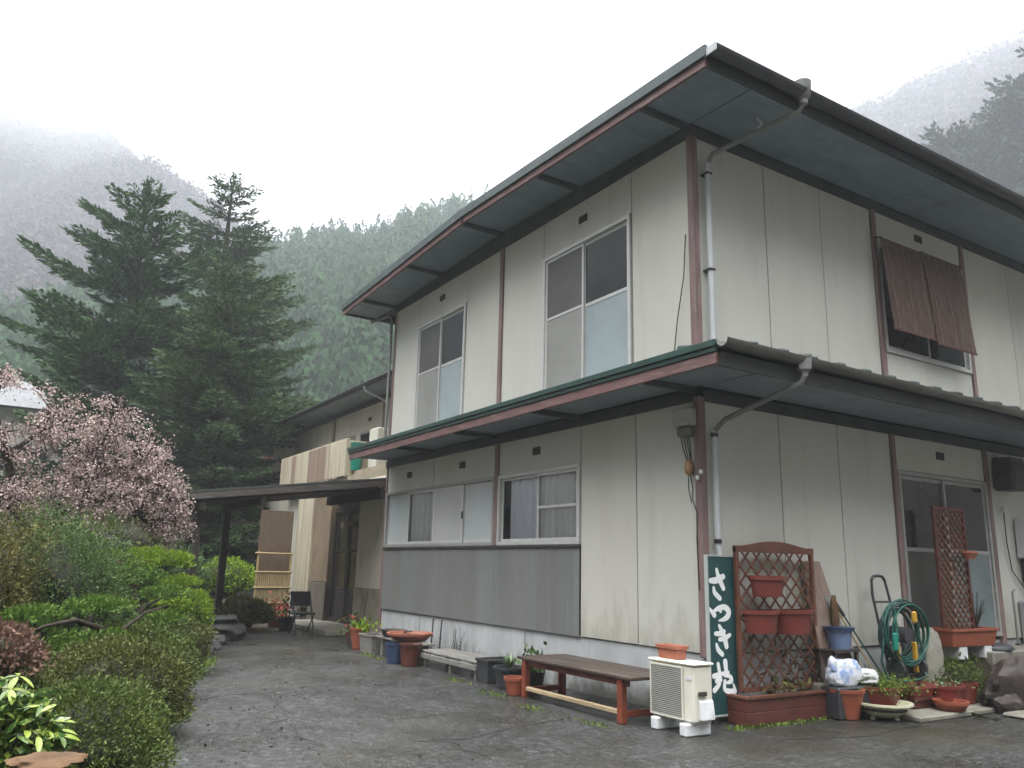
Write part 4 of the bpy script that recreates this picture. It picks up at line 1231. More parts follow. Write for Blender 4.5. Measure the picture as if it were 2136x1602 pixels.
t = round_pot((-14.25, 5.72, .005), .12, .14, .18, M['blackp'], 'dark green plant in a black pot near the entrance pillar')
tuft(t, (-14.25, 5.72, .16), .2, .2, 120, .09, M['azalea'])
t = round_pot((-14.95, 5.95, .005), .12, .15, .20, M['terra_r'], 'pot with red flowers farthest along the house wall')
tuft(t, (-14.95, 5.95, .18), .22, .22, 110, .08, M['green'])
tuft(t, (-14.95, 5.95, .28), .2, .16, 40, .07, M['flower'], 'flower')
for x, lab in ((-12.2, 'left iron stake standing against the foundation'), (-11.9, 'right iron stake standing against the foundation')):
    st = thing('iron_stake', lab, 'stake', (x, 6.2, 0), 'iron stakes by the foundation')
    MB().tube([(x, 6.2, .005), (x, 6.23, .62)], .011, 6).build('rod', M['steel'], st)
    MB().tube([(x - .05, 6.215, .34), (x + .05, 6.215, .34)], .008, 6).build('crossbar', M['steel'], st)
tw = thing('bare_plant', 'bare twiggy plant rising behind the grey platform', 'plant', (-11.1, 6.1, 0))
b = MB()
for k in range(9):
    x = -11.1 + random.uniform(-.12, .12)
    h = random.uniform(.35, .6)
    b.tube([(x, 6.1, .005), (x + random.uniform(-.05, .05), 6.08, h * .5), (x + random.uniform(-.16, .16), 6.1, h)], [.006, .005, .002], 5)
b.build('stems', M['bark'], tw)

# entrance: black folding chair with flower pots behind it
ch = thing('folding_chair', 'black folding chair at the foot of the entrance pillar', 'chair', (-17.0, 5.62, 0))
MB().box(-17.28, -16.85, 5.42, 5.84, .40, .44).build('seat', M['blackp'], ch, bevel=.01)
MB().box(-17.30, -17.26, 5.42, 5.84, .56, .86).build('backrest', M['blackp'], ch, bevel=.01)
for y in (5.44, 5.82):
    MB().tube([(-16.83, y, .125 if y > 5.9 else .006), (-17.28, y, .86)], .014, 6).build('leg', M['steel'], ch)
    MB().tube([(-17.3, y, .006), (-16.9, y, .40)], .014, 6).build('leg', M['steel'], ch)
t = round_pot((-17.9, 5.55, .005), .14, .18, .28, M['blackp'], 'pot of red flowers behind the black chair')
tuft(t, (-17.9, 5.55, .25), .35, .3, 150, .09, M['azalea'])
tuft(t, (-17.9, 5.55, .42), .32, .22, 60, .09, M['flower'], 'flower')
t = round_pot((-18.9, 5.6, .005), .14, .17, .25, M['terra'], 'orange flowering pot by the bamboo screen')
tuft(t, (-18.9, 5.6, .22), .3, .25, 90, .1, M['flower'], 'flower')

# balcony items
t = round_pot((-18.1, 6.99, 3.63), .12, .15, .66, M['teal'], 'teal plastic bucket standing at the balcony corner', 'bucket', name='bucket', soil=False)
MB().box(-17.9, -17.4, 7.2, 7.5, 3.63, 4.62).build('outdoor_unit', M['acwhite'], None, 'white outdoor unit standing behind the eave beside the balcony', 'air conditioner', bevel=.02)

# ------------------------------------------------------------------ signboard
sg = thing('signboard', 'tall dark green signboard with white brush lettering at the house corner', 'sign', (-6.06, 6.43, 0))
SY0, SY1, SZ0, SZ1, SX = 6.215, 6.635, .075, 1.66, -6.05
MB().box(SX - .03, SX, SY0 + .018, SY1 - .018, SZ0 + .018, SZ1 - .018).build('board', M['signgreen'], sg)
for y0, y1, z0, z1 in ((SY0, SY0 + .017, SZ0, SZ1), (SY1 - .017, SY1, SZ0, SZ1), (SY0 + .0175, SY1 - .0175, SZ0, SZ0 + .017), (SY0 + .0175, SY1 - .0175, SZ1 - .017, SZ1)):
    MB().box(SX - .035, SX + .008, y0, y1, z0, z1).build('frame', M['signframe'], sg)
for y in (SY0 + .05, SY1 - .08):
    MB().box(SX - .034, SX - .006, y, y + .03, 0.004, SZ0).build('foot', M['darkwood'], sg)
STROKES = [
    [[(6.269, 1.397, .027), (6.347, 1.401, .034), (6.452, 1.440, .030)], [(6.36, 1.512, .018), (6.374, 1.461, .024), (6.41, 1.39, .030), (6.45, 1.32, .026)],
     [(6.309, 1.33, .014), (6.322, 1.276, .026), (6.393, 1.22, .026)]],
    [[(6.237, 1.119, .015), (6.307, 1.055, .028)], [(6.305, 1.095, .016), (6.381, 1.123, .026), (6.46, 1.131, .030), (6.513, 1.093, .033), (6.503, 1.044, .031), (6.446, 1.012, .023), (6.371, .999, .008)],
     [(6.381, 1.121, .022), (6.398, 1.088, .016)]],
    [[(6.316, .872, .022), (6.384, .871, .026), (6.439, .891, .022)], [(6.372, .948, .018), (6.408, .891, .028), (6.444, .822, .032), (6.467, .742, .028)],
     [(6.373, .813, .021), (6.444, .822, .025), (6.52, .854, .020)], [(6.324, .767, .015), (6.345, .714, .025), (6.401, .668, .025)]],
    [[(6.338, .577, .021), (6.354, .496, .021)], [(6.44, .596, .030), (6.45, .492, .024)], [(6.272, .462, .026), (6.349, .476, .021), (6.48, .490, .017)],
     [(6.324, .451, .018), (6.305, .405, .018)], [(6.363, .449, .020), (6.34, .379, .021), (6.273, .326, .025)], [(6.3, .420, .016), (6.369, .423, .019)],
     [(6.425, .462, .017), (6.502, .448, .021), (6.516, .405, .023), (6.462, .390, .016)], [(6.426, .41, .017), (6.418, .333, .021), (6.479, .307, .027), (6.565, .304, .026)],
     [(6.569, .309, .019), (6.545, .373, .009)]]]


def brush(b, pts, x):
    P = []
    n_ = len(pts)
    for i in range(n_ - 1):
        p0, p1, p2, p3 = pts[max(i - 1, 0)], pts[i], pts[i + 1], pts[min(i + 2, n_ - 1)]
        for s_ in range(6):
            t = s_ / 6
            P.append(tuple(.5 * (2 * p1[k] + (p2[k] - p0[k]) * t + (2 * p0[k] - 5 * p1[k] + 4 * p2[k] - p3[k]) * t * t + (-p0[k] + 3 * p1[k] - 3 * p2[k] + p3[k]) * t ** 3) for k in range(3)))
    P.append(pts[-1])
    Lft, Rgt = [], []
    for i, p in enumerate(P):
        a, c = P[max(i - 1, 0)], P[min(i + 1, len(P) - 1)]
        dy, dz = c[0] - a[0], c[1] - a[1]
        L = math.hypot(dy, dz) or 1
        Lft.append((p[0] - dz / L * p[2], p[1] + dy / L * p[2]))
        Rgt.append((p[0] + dz / L * p[2], p[1] - dy / L * p[2]))

    def cap(p, d, r, s0):
        return [(p[0] + r * math.cos(s0 + k * math.pi / 5), p[1] + r * math.sin(s0 + k * math.pi / 5)) for k in range(1, 5)]
    e, e0 = P[-1], P[-2]
    ang = math.atan2(e[1] - e0[1], e[0] - e0[0])
    s, s1 = P[0], P[1]
    ang0 = math.atan2(s1[1] - s[1], s1[0] - s[0])
    # strips plus two round caps, each a closed slab
    k = len(b.v)
    ring = [(y, z) for y, z in Rgt] + cap(e, 1, e[2], ang - math.pi / 2) + [q for q in reversed(Lft)] + cap(s, -1, s[2], ang0 + math.pi / 2)
    m_ = len(ring)
    b.v += [(x, y, z) for y, z in ring] + [(SX + .0005, y, z) for y, z in ring]
    nR = len(Rgt)
    for i in range(nR - 1):
        li = nR + 4 + (nR - 1 - i)
        b.f.append((k + i, k + i + 1, k + li - 1, k + li))
    b.f.append(tuple(k + j for j in range(nR - 1, nR + 5)))
    b.f.append(tuple([k + nR + 4 + nR - 1] + [k + j for j in range(nR + 4 + nR, m_)] + [k]))
    for j in range(m_):
        j2 = (j + 1) % m_
        b.f.append((k + j, k + m_ + j, k + m_ + j2, k + j2))


for ci, glyph in enumerate(STROKES):
    b = MB()
    for k, st_ in enumerate(glyph):
        brush(b, st_, SX + .003 + .0006 * k)
    b.build('letter', M['signwhite'], sg)


# ------------------------------------------------------------------ trellis planters
def lattice(t, y0, y1, z0, z1, x, step, m, wid=.022, ang=1.0):
    """diagonal slats clipped to a rectangle in the plane x; two layers"""
    for lay, sgn in ((0, 1), (1, -1)):
        xx = x + lay * .011
        c = -(z1 - z0)
        while c < (y1 - y0) + (z1 - z0):
            # line: y = y0 + c + s, z = z0 + s (sgn=1)  /  z = z1 - s (sgn=-1)
            s0 = max(0, -c)
            s1 = min(z1 - z0, (y1 - y0) - c)
            if s1 - s0 > .05:
                za, zb = (z0 + s0, z0 + s1) if sgn == 1 else (z1 - s0, z1 - s1)
                MB().bar((xx, y0 + c + s0, za), (xx, y0 + c + s1, zb), .009, wid, up=(0, -.7 * sgn, .7)).build('slat', m, t)
            c += step


tp = thing('trellis_planter', 'red brown wooden planter with arched lattice trellis beside the signboard', 'trellis planter', (-5.95, 7.1, 0))
TX = -6.02
MB().box(TX - .02, TX + .025, 6.60, 6.645, .30, 1.75).build('post', M['redwood'], tp, bevel=.004)
MB().box(TX - .02, TX + .025, 7.82, 7.865, .27, 1.77).build('post', M['redwood'], tp, bevel=.004)
arch = MB()
V, F = [], []
for i in range(13):
    t_ = i / 12
    y = 6.60 + 1.265 * t_
    zt = 1.765 + .06 * math.sin(math.pi * min(1, max(0, (t_ - .12) / .76)))
    V += [(TX - .022, y, 1.70), (TX + .028, y, 1.70), (TX + .028, y, zt), (TX - .022, y, zt)]
for i in range(12):
    for k in range(4):
        F.append((4 * i + k, 4 * i + 4 + k, 4 * i + 4 + (k + 1) % 4, 4 * i + (k + 1) % 4))
F += [(0, 3, 2, 1), (48, 49, 50, 51)]
arch.raw(V, F).build('arched_rail', M['redwood'], tp)
MB().box(TX - .02, TX + .025, 6.646, 7.819, .285, .335).build('bottom_rail', M['redwood'], tp)
lattice(tp, 6.645, 7.82, .335, 1.70, TX - .003, .178, M['redwood'])
pbx = MB()
for k in range(2):
    z0 = .015 + k * .125
    MB().box(-5.82, -5.795, 6.45, 7.86, z0, z0 + .12).build('plank', M['redwood_d'], tp, bevel=.004)
    MB().box(-6.05, -5.82, 6.45, 6.475, z0, z0 + .12).build('plank', M['redwood_d'], tp, bevel=.004)
    MB().box(-6.05, -5.82, 7.835, 7.86, z0, z0 + .12).build('plank', M['redwood_d'], tp, bevel=.004)
MB().box(-6.06, -5.78, 6.44, 6.52, .262, .285).build('rim', M['redwood'], tp)
MB().box(-5.85, -5.775, 6.521, 7.87, .262, .285).build('rim', M['redwood'], tp)
MB().box(-6.05, -5.83, 6.48, 7.83, .2, .24).build('soil', M['soil'], tp)


tuft(tp, (-5.96, 7.2, .24), .3, .1, 60, .10, M['olive'])
for dy in (-.35, 0, .3):
    tuft(tp, (-5.97, 7.2 + dy, .24), .22, .40, 55, .09, M['drystem'], W_=.3)


def hang_pot(c, w, h, lab):
    """half-round wall pot hung on the lattice"""
    t = thing('hanging_pot', lab, 'hanging pot', c, 'red brown half round pots hung on the trellis')
    V, F = [], []
    n_ = 12
    prof = [(.78, 0), (.92, h - .045), (1.0, h - .044), (1.0, h), (.9, h), (.82, h - .05)]
    for (s_, z) in prof:
        for j in range(n_ + 1):
            a = -math.pi / 2 + math.pi * j / n_
            V.append((c[0] + .22 * s_ * math.cos(a), c[1] + w / 2 * s_ * math.sin(a), c[2] + z))
    N = n_ + 1
    for i in range(len(prof) - 1):
        for j in range(n_):
            F.append((i * N + j, i * N + j + 1, (i + 1) * N + j + 1, (i + 1) * N + j))
        F.append((i * N, (i + 1) * N, (i + 1) * N + n_, i * N + n_))
    F.append(tuple(range(N)))
    F.append(tuple((len(prof) - 1) * N + k for k in range(N)))
    MB().raw(V, F).build('pot', M['terra_r'], t, smooth=40)
    for s_ in (-.3, .3):
        MB().tube([(c[0] + .01, c[1] + s_ * w, c[2] + h), (c[0] - .0, c[1] + s_ * w, c[2] + h + .035), (c[0] - .03, c[1] + s_ * w, c[2] + h + .03)], .005, 5).build('hook', M['steel'], t)


hang_pot((-6.0, 7.02, 1.24), .47, .22, 'upper of three half round pots hung on the trellis')
hang_pot((-6.0, 6.90, .87), .47, .24, 'lower left half round pot hung on the trellis')
hang_pot((-6.0, 7.42, .85), .55, .26, 'lower right half round pot hung on the trellis, widest one')

t2 = thing('trellis_planter', 'tall narrow lattice trellis with terracotta planter in front of the glass door', 'trellis planter', (-5.7, 10.1, .55))
T2X = -5.85
for y in (10.1, 10.78):
    MB().box(T2X - .02, T2X + .02, y - .02, y + .02, .68, 2.38).build('post', M['redwood_d'], t2, bevel=.003)
MB().box(T2X - .022, T2X + .022, 10.121, 10.759, 2.335, 2.378).build('top_rail', M['redwood_d'], t2)
lattice(t2, 10.121, 10.759, .72, 2.334, T2X - .003, .115, M['redwood'], .024)
b = MB()
bx = (-6.0, -5.68, 9.98, 10.98)
planter_box('planter', -6.02, -5.66, 9.96, 11.0, .655, .865, M['terra'], 'wide terracotta planter at the foot of the narrow trellis', taper=.035)
for y, lab in ((10.15, 'left pale block under the wide terracotta planter'), (10.72, 'right pale block under the wide terracotta planter')):
    MB().box(-5.98, -5.70, y, y + .18, .50, .654).build('support_block', M['whiteblock'], None, lab, 'block', 'blocks under the terracotta planter', bevel=.01)
hp = thing('clip_pot', 'small pinkish pot clipped to the narrow trellis', 'hanging pot', (-5.72, 10.62, 1.72))
MB().lathe((-5.72, 10.62, 1.72), [(.06, 0), (.09, .07), (.10, .075), (.10, .1), (.085, .1), (.07, .03)], 14, .8, 1.6).build('pot', M['terra_p'], hp, smooth=45)
MB().tube([(-5.79, 10.62, 1.80), (-5.83, 10.62, 1.82)], .008, 5).build('hook', M['steel'], hp)
lp = thing('potted_shrub', 'dark leafless shrub behind the wide terracotta planter', 'plant', (-5.85, 10.88, .84))
b = MB()
for k in range(14):
    a = random.uniform(0, 6.28)
    b.tube([(-5.85, 10.85, .845), (-5.85 + .05 * math.cos(a), 10.86 + .08 * math.sin(a), 1.0), (-5.85 + .1 * math.cos(a), 10.88 + .16 * math.sin(a), random.uniform(1.1, 1.35))], [.008, .006, .002], 5)
b.build('stems', M['bark'], lp)

# ------------------------------------------------------------------ clutter right of the trellis
bd = thing('leaning_board', 'old brown board leaning on the wall behind the trellis', 'board', (-6.0, 8.0, .33))
MB().hexa([(-5.93, 7.84, .335), (-5.90, 7.84, .335), (-5.86, 8.36, .335), (-5.89, 8.36, .335), (-6.14, 7.80, 1.63), (-6.11, 7.80, 1.63), (-6.11, 8.12, 1.63), (-6.14, 8.12, 1.63)]).build('board', M['boardwood'], bd)
MB().rock((-5.95, 8.12, 1.05), (.035, .06, .2), 4, 10, 7).build('knot', M['log'], bd, smooth=60)
b2 = MB().hexa([(-5.82, 8.30, .335), (-5.78, 8.30, .335), (-5.78, 8.42, .335), (-5.82, 8.42, .335), (-6.13, 8.02, 1.45), (-6.1, 8.02, 1.45), (-6.1, 8.1, 1.45), (-6.13, 8.1, 1.45)])
b2.build('leaning_plank', M['greywood'], None, 'thin grey plank leaning beside the old brown board', 'plank')
tb = thing('plant_stand', 'small dark wooden stand behind the trellis holding a blue bucket', 'stand', (-5.86, 7.98, .33))
MB().box(-6.02, -5.74, 7.80, 8.24, .66, .685).build('top', M['darkwood'], tb)
for x in (-5.99, -5.77):
    for y in (7.83, 8.2):
        MB().box(x - .018, x + .018, y - .018, y + .018, .333, .659).build('leg', M['darkwood'], tb)
bkt = thing('bucket', 'pale blue bucket with dark rim on the wooden stand', 'bucket', (-5.87, 8.06, .686))
MB().lathe((-5.87, 8.06, .686), [(.11, 0), (.14, .2), (.13, .2), (.1, .02)], 18).build('body', M['blue'], bkt, smooth=45)
MB().lathe((-5.87, 8.06, .886), [(.125, 0), (.165, .0), (.17, .035), (.13, .035)], 18).build('rim', M['bluerim'], bkt, smooth=45)
MB().box(-5.78, -5.16, 8.34, 10.25, .005, .06).build('paving_strip', M['slab'], kind='structure', bevel=.012)
sk = thing('sack', 'white garden sack with blue print slumped beside the trellis', 'sack', (-5.75, 7.93, .31))
MB().rock((-5.72, 7.90, .455), (.075, .26, .135), 3, 60, 40, .085, 0, .70).build('sack_body', M['sackprint'], sk, smooth=60)
MB().rock((-5.70, 7.68, .55), (.04, .05, .08), 5, 30, 20, .12, 0, .8).build('sack_corner', M['sackprint'], sk, smooth=60)
MB().rock((-5.70, 8.24, .41), (.10, .14, .085), 8, 44, 30, .22, 0, .8, .2).build('plastic_bag', M['whiteblock'], None, 'crumpled pale plastic bag right of the garden sack', 'bag', smooth=60)
tag(MB().box(-5.86, -5.62, 7.66, 8.3, .006, .325).build('low_crate', M['blackp'], bevel=.015), 'low black crate under the garden sack', 'crate')
cane = MB().tube([(-5.8, 8.62, .335), (-6.1, 8.34, 1.12)], .012, 6)
cane = cane.build('cane', M['palewood'], None)
tag(cane, 'thin pale cane leaning on the wall left of the hose reel', 'cane')
bs_ = thing('broom', 'black tipped broom handle leaning left of the hose reel', 'broom', (-5.9, 8.6, .33))
MB().tube([(-5.78, 8.72, .335), (-6.05, 8.42, 1.02)], .010, 6).build('handle', M['hose_d'], bs_)
MB().tube([(-6.05, 8.42, 1.02), (-6.12, 8.34, 1.2)], .022, 8).build('grip', M['blackp'], bs_, smooth=50)

hr = thing('hose_reel', 'garden hose reel cart wound with green hose beside the standing stone', 'hose reel', (-5.85, 9.0, .33))
for y in (8.86, 9.24):
    MB().tube([(-5.80, y, .36), (-5.98, y + (.03 if y < 9 else -.03), 1.25), (-6.0, y + (.06 if y < 9 else -.06), 1.44)], .016, 8).build('frame_tube', M['blackp'], hr, smooth=50)
MB().tube([(-6.0, 8.92, 1.43), (-6.0, 8.96, 1.475), (-6.0, 9.06, 1.485), (-6.0, 9.14, 1.475), (-6.0, 9.18, 1.43)], .018, 8).build('handle', M['blackp'], hr, smooth=50)
MB().tube([(-5.97, 8.88, 1.18), (-5.97, 9.22, 1.18)], .012, 8).build('cross_bar', M['blackp'], hr, smooth=50)
MB().tube([(-5.72, 8.82, .38), (-5.72, 9.3, .38)], .014, 8).build('axle', M['blackp'], hr, smooth=50)
for y in (8.84, 9.28):
    MB().tube([(-5.72, y - .02, .455), (-5.72, y + .02, .455)], .11, 20).build('wheel', M['blackp'], hr, smooth=40)
for k, y in enumerate((8.86, 9.2)):
    MB().box(-5.74, -5.68, y, y + .035, .40, .74).build('side_bracket', M['yellow'], hr, bevel=.01)
MB().box(-5.69, -5.64, 9.15, 9.23, .95, 1.09).build('crank_plate', M['yellow'], hr, bevel=.02)
MB().tube([(-5.9, 9.05, .82), (-5.66, 9.05, .82)], .09, 16).build('hub', M['blackp'], hr, smooth=45)
for k in range(14):
    pts = []
    R_ = .31 + .045 * random.uniform(-1, 1)
    xo = -5.83 + .014 * k
    cy, cz = 9.05 + random.uniform(-.03, .03), .83 + random.uniform(-.03, .03)
    for j in range(37):
        a = 2 * math.pi * j / 36
        pts.append((xo + .01 * math.sin(3 * a + k), cy + R_ * 1.12 * math.cos(a), cz + R_ * (1.02 + .05 * math.sin(2 * a + k)) * math.sin(a)))
    MB().tube(pts, .0115, 7, cap=False).build('hose_coil', M['hose'] if k % 3 == 1 else M['hose_d'], hr, smooth=60)
MB().tube([(-5.66, 8.80, 1.12), (-5.65, 8.79, .98), (-5.63, 8.77, .82), (-5.62, 8.72, .72)], [.016, .02, .026, .012], 8).build('spray_hose', M['hose'], hr, smooth=60)
MB().box(-5.65, -5.60, 8.68, 8.76, .66, .86).build('spray_gun', M['teal'], hr, bevel=.015)
MB().tube([(-5.7, 8.62, .80), (-5.68, 8.52, .55), (-5.64, 8.55, .38), (-5.55, 8.70, .345), (-5.58, 9.0, .345), (-5.62, 9.25, .36), (-5.66, 9.33, .6), (-5.7, 9.3, .8)], .014, 7).build('hose_loop', M['hose_d'], hr, smooth=60)

MB().rock((-5.86, 9.62, .44), (.17, .25, .43), 22, 34, 24, .05, .0, .62).build('standing_stone', M['stone_p'], None, 'pale blocky standing stone between hose reel and planter', 'stone', smooth=50)
# the big reddish rock and its neighbours
for (c, r, sd, lab) in (((-5.22, 10.62, .20), (.34, .85, .42), 5, 'big dark red rock at the right edge of the yard'), ((-5.12, 9.98, .10), (.16, .26, .16), 9, 'smaller dark rock left of the big red rock'),
                        ((-5.0, 11.9, .2), (.4, .7, .4), 13, 'dark rock partly cut off at the right edge')):
    MB().rock(c, r, sd, 54, 36, .16, .0, 1.0, .32).build('rock', M['stone_r'], None, lab, 'rock', 'rocks along the right bank', smooth=35)
MB().box(-5.0, -4.55, 9.6, 10.7, .006, .05).build('stepping_stone', M['slab'], None, 'flat pale stepping stone before the big red rock', 'stone', bevel=.02)
MB().rock((-5.72, 11.15, .60), (.10, .24, .07), 2, 16, 9, .2).build('black_bag', M['blackp'], None, 'crumpled black bag on the door step', 'bag', smooth=60)

# pots on the ground right of the trellis
round_pot((-5.70, 7.86, .006), .13, .19, .30, M['terra'], 'plain tall terracotta pot right of the trellis planter')
bw_ = thing('footed_bowl', 'cream footed ceramic bowl in front of the pots', 'bowl', (-5.5, 8.2, 0))
MB().lathe((-5.5, 8.2, .035), [(.14, 0), (.22, .05), (.28, .12), (.31, .125), (.31, .145), (.27, .145), (.2, .06), (.1, .03)], 26).build('bowl', M['bowl'], bw_, smooth=45)
for a in (.3, 2.4, 4.5):
    MB().tube([(-5.5 + .12 * math.cos(a), 8.2 + .12 * math.sin(a), .04), (-5.5 + .15 * math.cos(a), 8.2 + .15 * math.sin(a), .005)], .022, 7).build('foot', M['bowl'], bw_)
MB().lathe((-5.5, 8.2, .1), [(.24, 0), (.26, .03)], 20).build('soil', M['soil'], bw_)
t = round_pot((-5.70, 8.40, .065), .2, .26, .25, M['terra_r'], 'red brown pot overflowing with small green leaves', sy=1.1)
tuft(t, (-5.68, 8.40, .27), .36, .10, 1500, .036, M['grassm'], W_=.6)
planter_box('planter', -5.72, -5.44, 8.72, 9.12, .185, .30, M['terra_r'], 'upper square planter of a stack of two', taper=.03)
planter_box('planter', -5.70, -5.47, 8.75, 9.09, .065, .18, M['redwood_d'], 'lower dark planter of a stack of two', taper=.02, soil=False)
round_pot((-5.50, 9.36, .065), .17, .22, .23, M['terra_r'], 'broad red brown pot with succulents', n=24)
tuft(ORG and bpy.data.objects[[o.name for o in bpy.data.objects if o.get('label') == 'broad red brown pot with succulents'][0]], (-5.50, 9.36, .265), .22, .07, 120, .035, M['strap'], W_=.6)
round_pot((-5.28, 9.12, .065), .14, .17, .10, M['terra'], 'low orange dish in front of the red brown pots', 'dish', soil=False, name='clay_dish')
t = round_pot((-5.50, 9.80, .065), .11, .145, .23, M['terra_r'], 'small bright red pot beside the dark rock')
tuft(t, (-5.50, 9.80, .26), .2, .2, 110, .07, M['azalea'])
tt = thing('ground_plant', 'low green plants growing on the bank behind the pots', 'plant', (-5.5, 9.9, .3))
tuft(tt, (-5.62, 10.0, .22), .3, .1, 400, .035, M['azalea'])

# ------------------------------------------------------------------ things on the right-hand wall
for (yc, lab, m_) in ((10.24, 'left reed blind hanging outside the upper right window', 0), (11.22, 'right reed blind hanging lower outside the upper right window', 1)):
    y0, y1 = yc - .50, yc + .50
    zb = 4.74 if not m_ else 4.69
    bl = thing('reed_blind', lab, 'blind', (X0 + .2, yc, zb), 'reed blinds on the upper right window')
    b = MB()
    n_ = 60
    for k in range(n_):
        t_ = k / (n_ - 1)
        z = 6.06 + (zb - 6.06) * t_
        o = .14 + .10 * t_ + (.02 if m_ else 0)
        b.bar((X0 + o, y0 + random.uniform(-.008, .008), z), (X0 + o, y1 + random.uniform(-.008, .008), z), .007, .017)
    o_ = b.build('reeds', M['blind'], bl)
    o_['kind'] = 'stuff'
    for yy_ in (y0 + .12, yc, y1 - .12):
        MB().bar((X0 + .153 + (.02 if m_ else 0), yy_, 6.05), (X0 + .253 + (.02 if m_ else 0), yy_, zb), .012, .004, up=(1, 0, 0)).build('cord', M['boardwood'], bl)
    MB().bar((X0 + .242 + (.02 if m_ else 0), y0 - .01, zb - .02), (X0 + .242 + (.02 if m_ else 0), y1 + .01, zb - .02), .02, .025).build('bottom_rail', M['redwood_d'], bl)
    MB().bar((X0 + .03, yc - .47, 6.1), (X0 + .15 + (.02 if m_ else 0), yc - .47, 6.07), .015, .015).build('bracket', M['steel'], bl)
    MB().bar((X0 + .03, yc + .47, 6.1), (X0 + .15 + (.02 if m_ else 0), yc + .47, 6.07), .015, .015).build('bracket', M['steel'], bl)

sp = thing('wall_speaker', 'black box fixed high on the wall right of the glass door', 'box', (X0 + .15, 12.45, 2.74))
MB().box(X0 + .03, X0 + .30, 12.26, 12.66, 2.74, 3.22).build('case', M['blackp'], sp, bevel=.02)
MB().box(X0 + .3005, X0 + .308, 12.3, 12.62, 2.78, 3.18).build('front', M['vent'], sp)
MB().lathe((X0 + .05, 12.42, 2.42), [(.015, 0), (.035, .02), (.035, .06), (.018, .09)], 10).build('insulator', M['whiteblock'], None, 'small pale insulator below the black wall box', 'insulator', smooth=50)
wh = thing('water_heater', 'white wall heater with dark lower part at the right edge', 'water heater', (X0 + .15, 13.1, 1.3))
MB().box(X0 + .01, X0 + .26, 12.72, 13.5, 1.78, 2.36).build('casing', M['white_box'], wh, bevel=.02)
MB().box(X0 + .2605, X0 + .268, 12.95, 13.4, 2.27, 2.32).build('exhaust', M['vent'], wh)
MB().box(X0 + .015, X0 + .22, 12.8, 13.4, 1.42, 1.775).build('pipe_cover', M['blackp'], wh, bevel=.02)
for y in (12.95, 13.15):
    MB().tube([(X0 + .1, y, 1.43), (X0 + .1, y, .6)], .018, 8).build('pipe', M['pipe_g'], wh, smooth=50)
MB().tube([(X0 + .03, 12.45, 2.42), (X0 + .04, 12.42, 2.0), (X0 + .03, 12.5, 1.6), (X0 + .05, 12.75, 1.35), (X0 + .04, 12.95, 1.3)], .008, 6).build('cable', M['wire'], wh, smooth=60)
gp = thing('stand_pipe', 'thin grey pipe standing by the wall right of the glass door', 'pipe', (X0 + .1, 12.35, .58))
MB().tube([(X0 + .1, 12.3, .581), (X0 + .1, 12.3, 1.3), (X0 + .1, 12.36, 1.33)], .016, 8).build('pipe', M['pipe_g'], gp, smooth=50)
MB().box(X0 + .07, X0 + .13, 12.27, 12.33, .58, .60).build('base', M['steel'], gp)
MB().box(X0 + .015, X0 + .40, 12.6, 13.6, .581, 1.18).build('storage_box', M['grey_box'], None, 'pale grey storage box below the white wall heater', 'box', bevel=.015)

# ------------------------------------------------------------------ plants
def sph(n, rs=rng):
    return unit(rs.normal(size=(n, 3)))


def lump(D, seed, amp=.16, f=3.4):
    rs = np.random.default_rng(seed)
    s = np.zeros(len(D))
    for k in range(7):
        w = rs.normal(size=3) * f * (1 + .35 * k)
        s += np.sin(D @ w + rs.uniform(0, 6.28)) / (1 + .5 * k)
    return 1 + amp * s / 1.6


def shrub(name, label, c, rad, n, L, m, cat='shrub', seed=0, group=None, up=.35, amp=.17, wr=.5, shell=.35, core=.78, core_m=None, stem=True, low=-.55, rag=.5):
    """c: centre of the crown, rad: radii; leaves in the outer shell over a lumpy core of twigs"""
    rs = np.random.default_rng(seed + 100)
    t = thing(name, label, cat, (c[0], c[1], 0), group)
    c = np.array(c, float)
    rad = np.array(rad, float)
    D = sph(int(n * 1.5), rs)
    D = D[D[:, 2] > low][:n]
    q = lump(D, seed, amp)
    dep = 1 - shell * rs.random(len(D)) ** 1.6 + rs.exponential(.045 * rag, len(D))
    P = c + D * rad * (q * dep)[:, None]
    P[:, 2] = np.maximum(P[:, 2], .03)
    A = D * rad.mean() / rad * .8 + rs.normal(size=D.shape) * .75 + np.array([0, 0, up])
    V, F = leaves(P, A, L * rs.uniform(.6, 1.25, len(D)), L * wr * rs.uniform(.7, 1.2, len(D)), rs=rs)
    o = np_mesh('foliage', V, F, m, t)
    o['kind'] = 'stuff'
    # inner mass of twigs and old leaves
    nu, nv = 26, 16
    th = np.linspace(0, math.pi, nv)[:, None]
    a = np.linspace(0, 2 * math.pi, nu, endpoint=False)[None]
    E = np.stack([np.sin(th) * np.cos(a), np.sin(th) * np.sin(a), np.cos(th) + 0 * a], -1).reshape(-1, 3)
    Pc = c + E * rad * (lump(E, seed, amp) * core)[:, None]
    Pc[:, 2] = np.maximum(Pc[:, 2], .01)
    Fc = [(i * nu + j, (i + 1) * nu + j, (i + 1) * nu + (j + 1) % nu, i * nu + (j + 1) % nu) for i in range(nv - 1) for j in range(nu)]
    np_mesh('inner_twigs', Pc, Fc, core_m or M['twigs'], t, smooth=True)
    if stem:
        b = MB()
        for k in range(5):
            an = rs.uniform(0, 6.28)
            e = c + np.array([math.cos(an) * rad[0] * .5, math.sin(an) * rad[1] * .5, rad[2] * .1])
            b.tube([(c[0] + .1 * math.cos(an) * rad[0], c[1] + .1 * math.sin(an) * rad[1], 0), tuple((e + np.array([c[0], c[1], 0])) / 2), tuple(e)], [.035, .025, .012], 6)
        b.build('stem', M['bark'], t, smooth=50)
    return t


